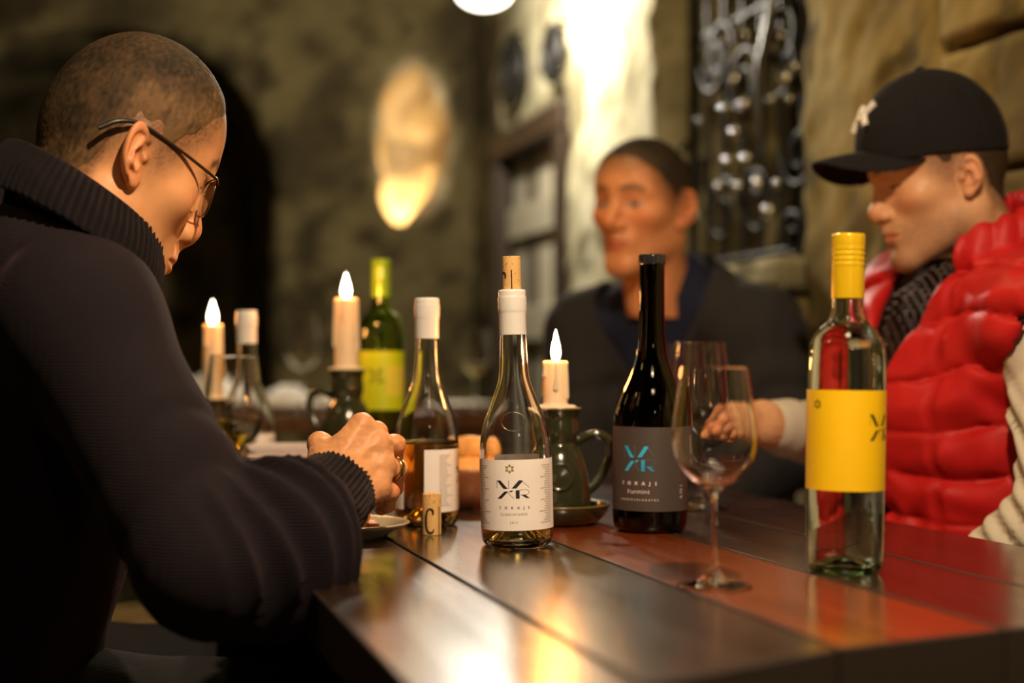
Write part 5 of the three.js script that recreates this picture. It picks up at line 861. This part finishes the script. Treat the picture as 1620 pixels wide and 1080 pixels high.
{ // ---- the man at the right: black cap, red quilted vest over a cream shirt
  const phiH = rad(-86), pitch = rad(12), ear = W(1537, 277, 1.872), S = new THREE.Matrix4().makeScale(1, 0.93, 0.91), R = headMatrix(V(0, 0, 0), phiH, pitch).multiply(S), m = headMatrix(ear.clone().sub(V(0.078, 0.002, -0.012).applyMatrix4(R)), phiH, pitch).multiply(S);
  const o = { skin: [0.60, 0.315, 0.165], hairColor: [0.03, 0.018, 0.009], stubble: 0.8, fade: 0.75, hairLength: 0.0015, ear: 0.86, eyes: 0.0016, mouth: 0.0032, nose: -0.4 };
  const p = sit({ phi: rad(-64), kneeY: 0.53, pelvis: W(1545, 1000, 1.95), chest: W(1530, 640, 1.94), neck: W(1572, 484, 1.935), shL: W(1664, 512, 1.74), elL: W(1705, 790, 1.63), wrL: W(1552, 915, 1.70), shR: W(1452, 478, 2.08), elR: W(1368, 700, 2.13), wrR: W(1214, 672, 1.91) });
  const J = { wristA: W(1205, 655, 1.905), wristB: W(1213, 686, 1.91), forearm: W(1250, 676, 1.95), up: V(0.1, 0.6, 0.8).normalize(),
    index: [W(1166, 652, 1.868), W(1141, 652, 1.843), W(1124, 674, 1.84), W(1113, 692, 1.845)], middle: [W(1170, 663, 1.866), W(1146, 664, 1.838), W(1134, 683, 1.84), W(1138, 695, 1.852)],
    ring: [W(1174, 675, 1.868), W(1153, 677, 1.842), W(1146, 692, 1.848), W(1152, 699, 1.862)], pinky: [W(1180, 686, 1.872), W(1164, 689, 1.853), W(1159, 700, 1.86), W(1165, 704, 1.872)],
    thumb: [W(1192, 660, 1.895), W(1164, 664, 1.905), W(1138, 678, 1.895), W(1119, 693, 1.88)] };
  const d = p.wrL.clone().sub(p.elL).normalize(), zz = V(0.3, 0.7, 0.6).addScaledVector(d, -V(0.3, 0.7, 0.6).dot(d)).normalize();
  const B = makePerson('seated man in a black cap and red quilted vest looking down, holding a glass', p, { o, m }, [J, relaxedHand(new THREE.Matrix4().makeBasis(d.clone().cross(zz), d, zz).setPosition(p.wrL), 1.2)]);
  // cream shirt
  const shirt0 = trunk(p, 0.006, ['torso']), aL = union([bone(p.shL, p.elL, 0.064, 0.056), bone(p.elL, p.wrL, 0.056, 0.043)], 0.03), aR = union([bone(p.shR, p.elR, 0.064, 0.055), bone(p.elR, p.wrR.clone().lerp(p.elR, 0.08), 0.055, 0.037)], 0.03);
  const c1 = creases(p.elL, p.wrL, 6, 0.0085, 0.6, 2), c2 = creases(p.shL, p.elL, 3, 0.006, 0.8, 5), c3 = creases(p.elR, p.wrR, 4, 0.005, 0.7, 7), [lo, hi] = boxOf(jointsOf(p, ['pelvis', 'chest', 'neck', 'shL', 'shR', 'elL', 'elR', 'wrL', 'wrR']), 0.15);
  const shirt = B.add('shirt', netMesh((x, y, z) => smin(shirt0(x, y, z), Math.min(aL(x, y, z) - c1(x, y, z) - c2(x, y, z), aR(x, y, z) - c3(x, y, z)), 0.02), lo, hi, 0.007), fabric('cream_cotton', [0.50, 0.445, 0.36], { bumpMap: clothBump, bumpScale: 0.0004, sheen: 0.2 }));
  const nax = V(Math.sin(p.phi) * 0.35, 1, Math.cos(p.phi) * 0.35).normalize(), side = V(Math.cos(p.phi), 0, -Math.sin(p.phi));
  B.add('neckband', ribbedBand({ c: p.neck.clone().add(V(0, 0.005, 0)).addScaledVector(V(Math.sin(p.phi), 0, Math.cos(p.phi)), 0.015), n: nax, a: side, ra: 0.07, rb: 0.07 }, { c: p.neck.clone().add(V(0, 0.032, 0)).addScaledVector(V(Math.sin(p.phi), 0, Math.cos(p.phi)), 0.022), n: nax, a: side, ra: 0.062, rb: 0.064 }, 60, 0.0015, 0.004, 0, 6, 240), fabric('black_neckband', [0.02, 0.018, 0.017]), shirt, 'dark neckband');
  // vest: a quilted shell, open in a V at the chest, with armholes and a standing collar
  const F = V(Math.sin(p.phi), 0, Math.cos(p.phi)), outer0 = trunk(p, 0.03, ['torso']), inner0 = trunk(p, 0.012, ['torso']);
  const holeL = bone(p.shL.clone().add(V(0, -0.03, 0)).addScaledVector(side, 0.035), p.shL.clone().addScaledVector(side, 0.2).add(V(0, -0.09, 0)), 0.08, 0.11), holeR = bone(p.shR.clone().add(V(0, -0.03, 0)).addScaledVector(side, -0.01), p.shR.clone().addScaledVector(side, -0.2).add(V(0, -0.09, 0)), 0.08, 0.11);
  const quiltY = 0.062, yTop = 1.06, cc = p.neck.clone().add(V(0, 0.075, 0)).addScaledVector(F, 0.02), cn = V(-F.x * -0.42, 1, F.z * 0.42).normalize();
  const collar = (x, y, z) => { const X = x - cc.x, Y = y - cc.y, Z = z - cc.z, h = X * cn.x + Y * cn.y + Z * cn.z, px = X - cn.x * h, py = Y - cn.y * h, pz = Z - cn.z * h, r = Math.hypot(px, py, pz), lat = X * side.x + Z * side.z, fw = X * F.x + Z * F.z, a = Math.atan2(lat, -fw); return Math.hypot(r - 0.088 + 0.12 * h * 0, h / 2.5) - 0.0185 - 0.0035 * Math.abs(Math.sin(a * 11 + 1.5 * noise(x * 9, y * 9, z * 9))); };
  const split = (x, y, z) => { const X = x - p.chest.x, Z = z - p.chest.z, lat = X * side.x + Z * side.z, fw = X * F.x + Z * F.z, w = 0.004 + 0.075 * sstep(0.86, 1.10, y); return fw < 0.02 ? 0.1 : Math.abs(lat + 0.012) - w; };
  const puff = (x, y, z) => { const t = (y + 0.03 * noise(x * 6, y * 4, z * 6) + 0.25 * 0) / quiltY, s = Math.abs(Math.sin(Math.PI * t)), lat = (x - p.chest.x) * side.x + (z - p.chest.z) * side.z; const v = sstep(0.0, 0.012, Math.abs(lat - 0.085)); return 0.0125 * Math.pow(s, 0.5) * (0.6 + 0.4 * v) - 0.006 + 0.009 * noise(x * 20, y * 13, z * 20) * s + 0.005 * Math.sin((lat * 60) + 5 * noise(x * 12, y * 12, z * 12)) * (1 - s); };
  const vest = (x, y, z) => {
    let out = smin(outer0(x, y, z), collar(x, y, z), 0.012) - puff(x, y, z) * sstep(1.12, 1.05, y), inn = Math.min(inner0(x, y, z), 1);
    let q = smax(out, -inn, 0.006);
    q = smax(q, -split(x, y, z), 0.012); q = smax(q, -holeL(x, y, z), 0.012); q = smax(q, -holeR(x, y, z), 0.012);
    const nx = x - cc.x, nz = z - cc.z; const tube0 = Math.hypot(nx - cn.x * (y - cc.y), nz - cn.z * (y - cc.y)) - 0.074; if (y > cc.y - 0.05) q = smax(q, -tube0, 0.008);
    return smax(q, 0.6 - y, 0.01);
  };
  const red = [0.42, 0.010, 0.010], lining = [0.035, 0.022, 0.022];
  B.add('vest', netMesh(vest, lo, hi, 0.0055, (x, y, z) => { const k = inner0(x, y, z) < 0.0065 && y < cc.y + 0.01 ? 1 : 0, s = 1 + 0.1 * noise(x * 60, y * 60, z * 60); return k ? lining : red.map((v) => v * s); }), fabric('red_quilted_nylon', 0xffffff, { vertexColors: true, roughness: 0.5, sheen: 0.3, specularIntensity: 0.4, bumpMap: clothBump, bumpScale: 0.0003 }), B.root, 'red quilted vest with a standing collar');
  const lin0 = trunk(p, 0.013, ['torso']), split2 = (x, y, z) => { const X = x - p.chest.x, Z = z - p.chest.z, lat = X * side.x + Z * side.z, fw = X * F.x + Z * F.z; return fw < 0.02 ? 0.1 : Math.abs(lat + 0.004) - -0.012 - 0.05 * sstep(1.05, 1.13, y); };
  B.add('vest_lining', netMesh((x, y, z) => { let q = smax(lin0(x, y, z), -shirt0(x, y, z) + 0.001, 0.003); q = smax(q, -split2(x, y, z), 0.008); q = smax(q, -holeL(x, y, z), 0.012); q = smax(q, -holeR(x, y, z), 0.012); return smax(q, 0.66 - y, 0.01); }, lo, hi, 0.007), fabric('dark_lining', [0.035, 0.024, 0.024]), B.root, 'dark lining showing in the open front');
  lowerClothes(B, p);
  // cap
  const black = fabric('black_cap_cloth', [0.0105, 0.0095, 0.010], { roughness: 0.95, bumpMap: clothBump, bumpScale: 0.0003, sheen: 0.3 });
  const rimY = (z) => lerp(0.03, 0.044, sstep(-0.09, 0.09, z));
  const crown = (x, y, z) => {
    const a = Math.atan2(x, z), seam = Math.abs(((a / (Math.PI / 3) + 12.5) % 1) - 0.5) * Math.PI / 3 * Math.hypot(x, z);
    let e = Math.min(ell(x, y - 0.056, z - 0.004, 0.0855, 0.117, 0.1135), 1) ; e = smin(e, ell(x, y - 0.075, z - 0.03, 0.07, 0.07, 0.075), 0.02);
    e += 0.0016 * sstep(0.0035, 0.0, seam) + 0.0012 * noise(x * 30, y * 30, z * 30);
    e = smax(e, -(e + 0.004), 0.002);
    return smax(e, rimY(z) - y, 0.003);
  };
  const cap = B.add('cap', netMesh(crown, [-0.1, 0.0, -0.125], [0.1, 0.185, 0.135], 0.0024).applyMatrix4(m), black, B.root, 'black baseball cap');
  const brimF = (x, y, z) => { const yy = y - (0.064 + 0.12 * (z - 0.06) - (5.0 + 25 * (z - 0.05)) * x * x - 1.2 * Math.max(0, z - 0.1) ** 2), e = (Math.hypot(x / 0.079, (z - 0.085) / 0.102) - 1) * 0.079; return smax(smax(Math.abs(yy) * 0.9 - 0.0024, e, 0.003), 0.09 - z - 9.5 * x * x, 0.003); };
  B.add('brim', netMesh(brimF, [-0.09, -0.05, 0.0], [0.09, 0.105, 0.205], 0.0024).applyMatrix4(m), black, cap);
  const topY = 0.056 + 0.117; B.add('button', lathe([[0, -0.002], [0.008, -0.002], [0.008, 0.001], [0.005, 0.0045], [0, 0.0055]], 20).translate(0, topY, -0.002).applyMatrix4(m), black, cap);
  const onCrown = (u, v) => { const dir = V(Math.sin(u / 0.11), Math.sin(0.62 + v / 0.105), Math.cos(0.62 + v / 0.105)).normalize(), c = V(0, 0.056, 0.004); let t = 0.06; for (let i = 0; i < 40; i++) { const q = c.clone().addScaledVector(dir, t), e = smin(ell(q.x, q.y - 0.056, q.z - 0.004, 0.0855, 0.117, 0.1135), ell(q.x, q.y - 0.075, q.z - 0.03, 0.07, 0.07, 0.075), 0.02); t -= e * 0.9; } return point(m, ...c.addScaledVector(dir, t + 0.0008).toArray()); };
  const arc = (s) => [...Array(13).keys()].map((i) => { const u = -0.024 + 0.004 * i; return onCrown(u * 0.95, s * (0.021 - 0.027 * Math.pow(Math.cos(u / 0.024 * 1.45), 1) ** 1)); });
  B.add('emblem', join([taperTube(arc(1), (q) => 0.0026 + 0.0032 * Math.pow(Math.abs(2 * q - 1), 1.2), 40, 8), taperTube(arc(-1), (q) => 0.0026 + 0.0032 * Math.pow(Math.abs(2 * q - 1), 1.2), 40, 8)]), fabric('white_embroidery', [0.7, 0.66, 0.6]), cap, 'white embroidered emblem of two crossing arcs');
}

{ // ---- the man behind: dark jacket over a navy shirt, facing the table
  const m = headMatrix(W(1019, 334, 2.53), rad(-36), rad(4), rad(-3)), o = { skin: [0.68, 0.28, 0.115], hairColor: [0.016, 0.011, 0.007], stubble: 0.12, fade: 0.85, front: 0.076, hairLength: 0.003, eyes: 0.0034 };
  const p = sit({ phi: rad(-30), kneeY: 0.53, wide: 1.05, pelvis: W(1090, 876, 2.74), chest: W(1082, 640, 2.68), neck: W(1062, 462, 2.62), shL: W(1196, 528, 2.52), shR: W(935, 528, 2.7), elL: W(1255, 705, 2.42), wrL: W(1128, 790, 2.38), elR: W(912, 735, 2.62), wrR: W(1000, 815, 2.5) });
  const hand = (el, wr, flip) => { const d = wr.clone().sub(el).normalize(), z = V(0, 1, 0.1).addScaledVector(d, -V(0, 1, 0.1).dot(d)).normalize(); return relaxedHand(new THREE.Matrix4().makeBasis(d.clone().cross(z), d, z).setPosition(wr), 1.1, flip); };
  const C = makePerson('seated man in a dark grey jacket behind the dark bottle, turned to the table', p, { o, m, cell: 0.0028 }, [hand(p.elL, p.wrL, 1), hand(p.elR, p.wrR, -1)]);
  const [lo, hi] = boxOf(jointsOf(p, ['pelvis', 'chest', 'neck', 'shL', 'shR', 'elL', 'elR', 'wrL', 'wrR']), 0.16), F = V(Math.sin(p.phi), 0, Math.cos(p.phi)), side = V(Math.cos(p.phi), 0, -Math.sin(p.phi));
  const shirt0 = trunk(p, 0.004, ['torso']), navy = fabric('navy_shirt', [0.018, 0.021, 0.045], { bumpMap: clothBump, bumpScale: 0.0003 });
  const shirt = C.add('shirt', netMesh(shirt0, lo, hi, 0.01), navy);
  const nax = V(F.x * 0.3, 1, F.z * 0.3).normalize(), nc = p.neck.clone().addScaledVector(F, 0.012);
  C.add('collar', ribbedBand({ c: nc.clone().add(V(0, 0.0, 0)), n: nax, a: side, ra: 0.083, rb: 0.08 }, { c: nc.clone().add(V(0, 0.05, 0)), n: nax, a: side, ra: 0.066, rb: 0.066 }, 2, 0.001, 0.006, 0.004, 8, 96), navy, shirt);
  const out0 = trunk(p, 0.024, ['torso', 'armL', 'armR']), dr = drape(0.016, 7, 6), cl = creases(p.shL, p.elL, 3.2, 0.006, 0.8, 4);
  const jacket = (x, y, z) => { const X = x - p.chest.x, Z = z - p.chest.z, lat = X * side.x + Z * side.z, fw = X * F.x + Z * F.z; let q = smax(out0(x, y, z) + dr(x, y, z) - cl(x, y, z), -(shirt0(x, y, z) - 0.004), 0.006); q = smax(q, -(Math.hypot(x - nc.x, z - nc.z) - 0.078 + Math.max(0, nc.y - 0.01 - y) * 2), 0.01); return fw > 0.02 ? smax(q, -(Math.abs(lat + 0.01) - 0.012 - 0.1 * sstep(0.85, 1.08, y)), 0.012) : q; };
  C.add('jacket', netMesh(jacket, lo, hi, 0.008), fabric('charcoal_wool', [0.024, 0.023, 0.025], { bumpMap: clothBump, bumpScale: 0.0005 }));
  // shirt button: found on the shirt's front below the collar
  let b = p.neck.clone().addScaledVector(F, 0.2).add(V(0, -0.035, 0)).addScaledVector(side, -0.012); for (let i = 0; i < 60; i++) b.addScaledVector(F, -Math.max(0.0005, shirt0(b.x, b.y, b.z)) * 0.8);
  C.add('button', lathe([[0, 0], [0.0085, 0], [0.009, 0.0015], [0.0075, 0.003], [0, 0.0026]], 24).rotateX(Math.PI / 2).rotateY(p.phi).translate(b.x, b.y, b.z), mat('pearl_button', [0.8, 0.66, 0.62], { roughness: 0.2 }), shirt);
  lowerClothes(C, p);
}
renderer.render(scene, camera);
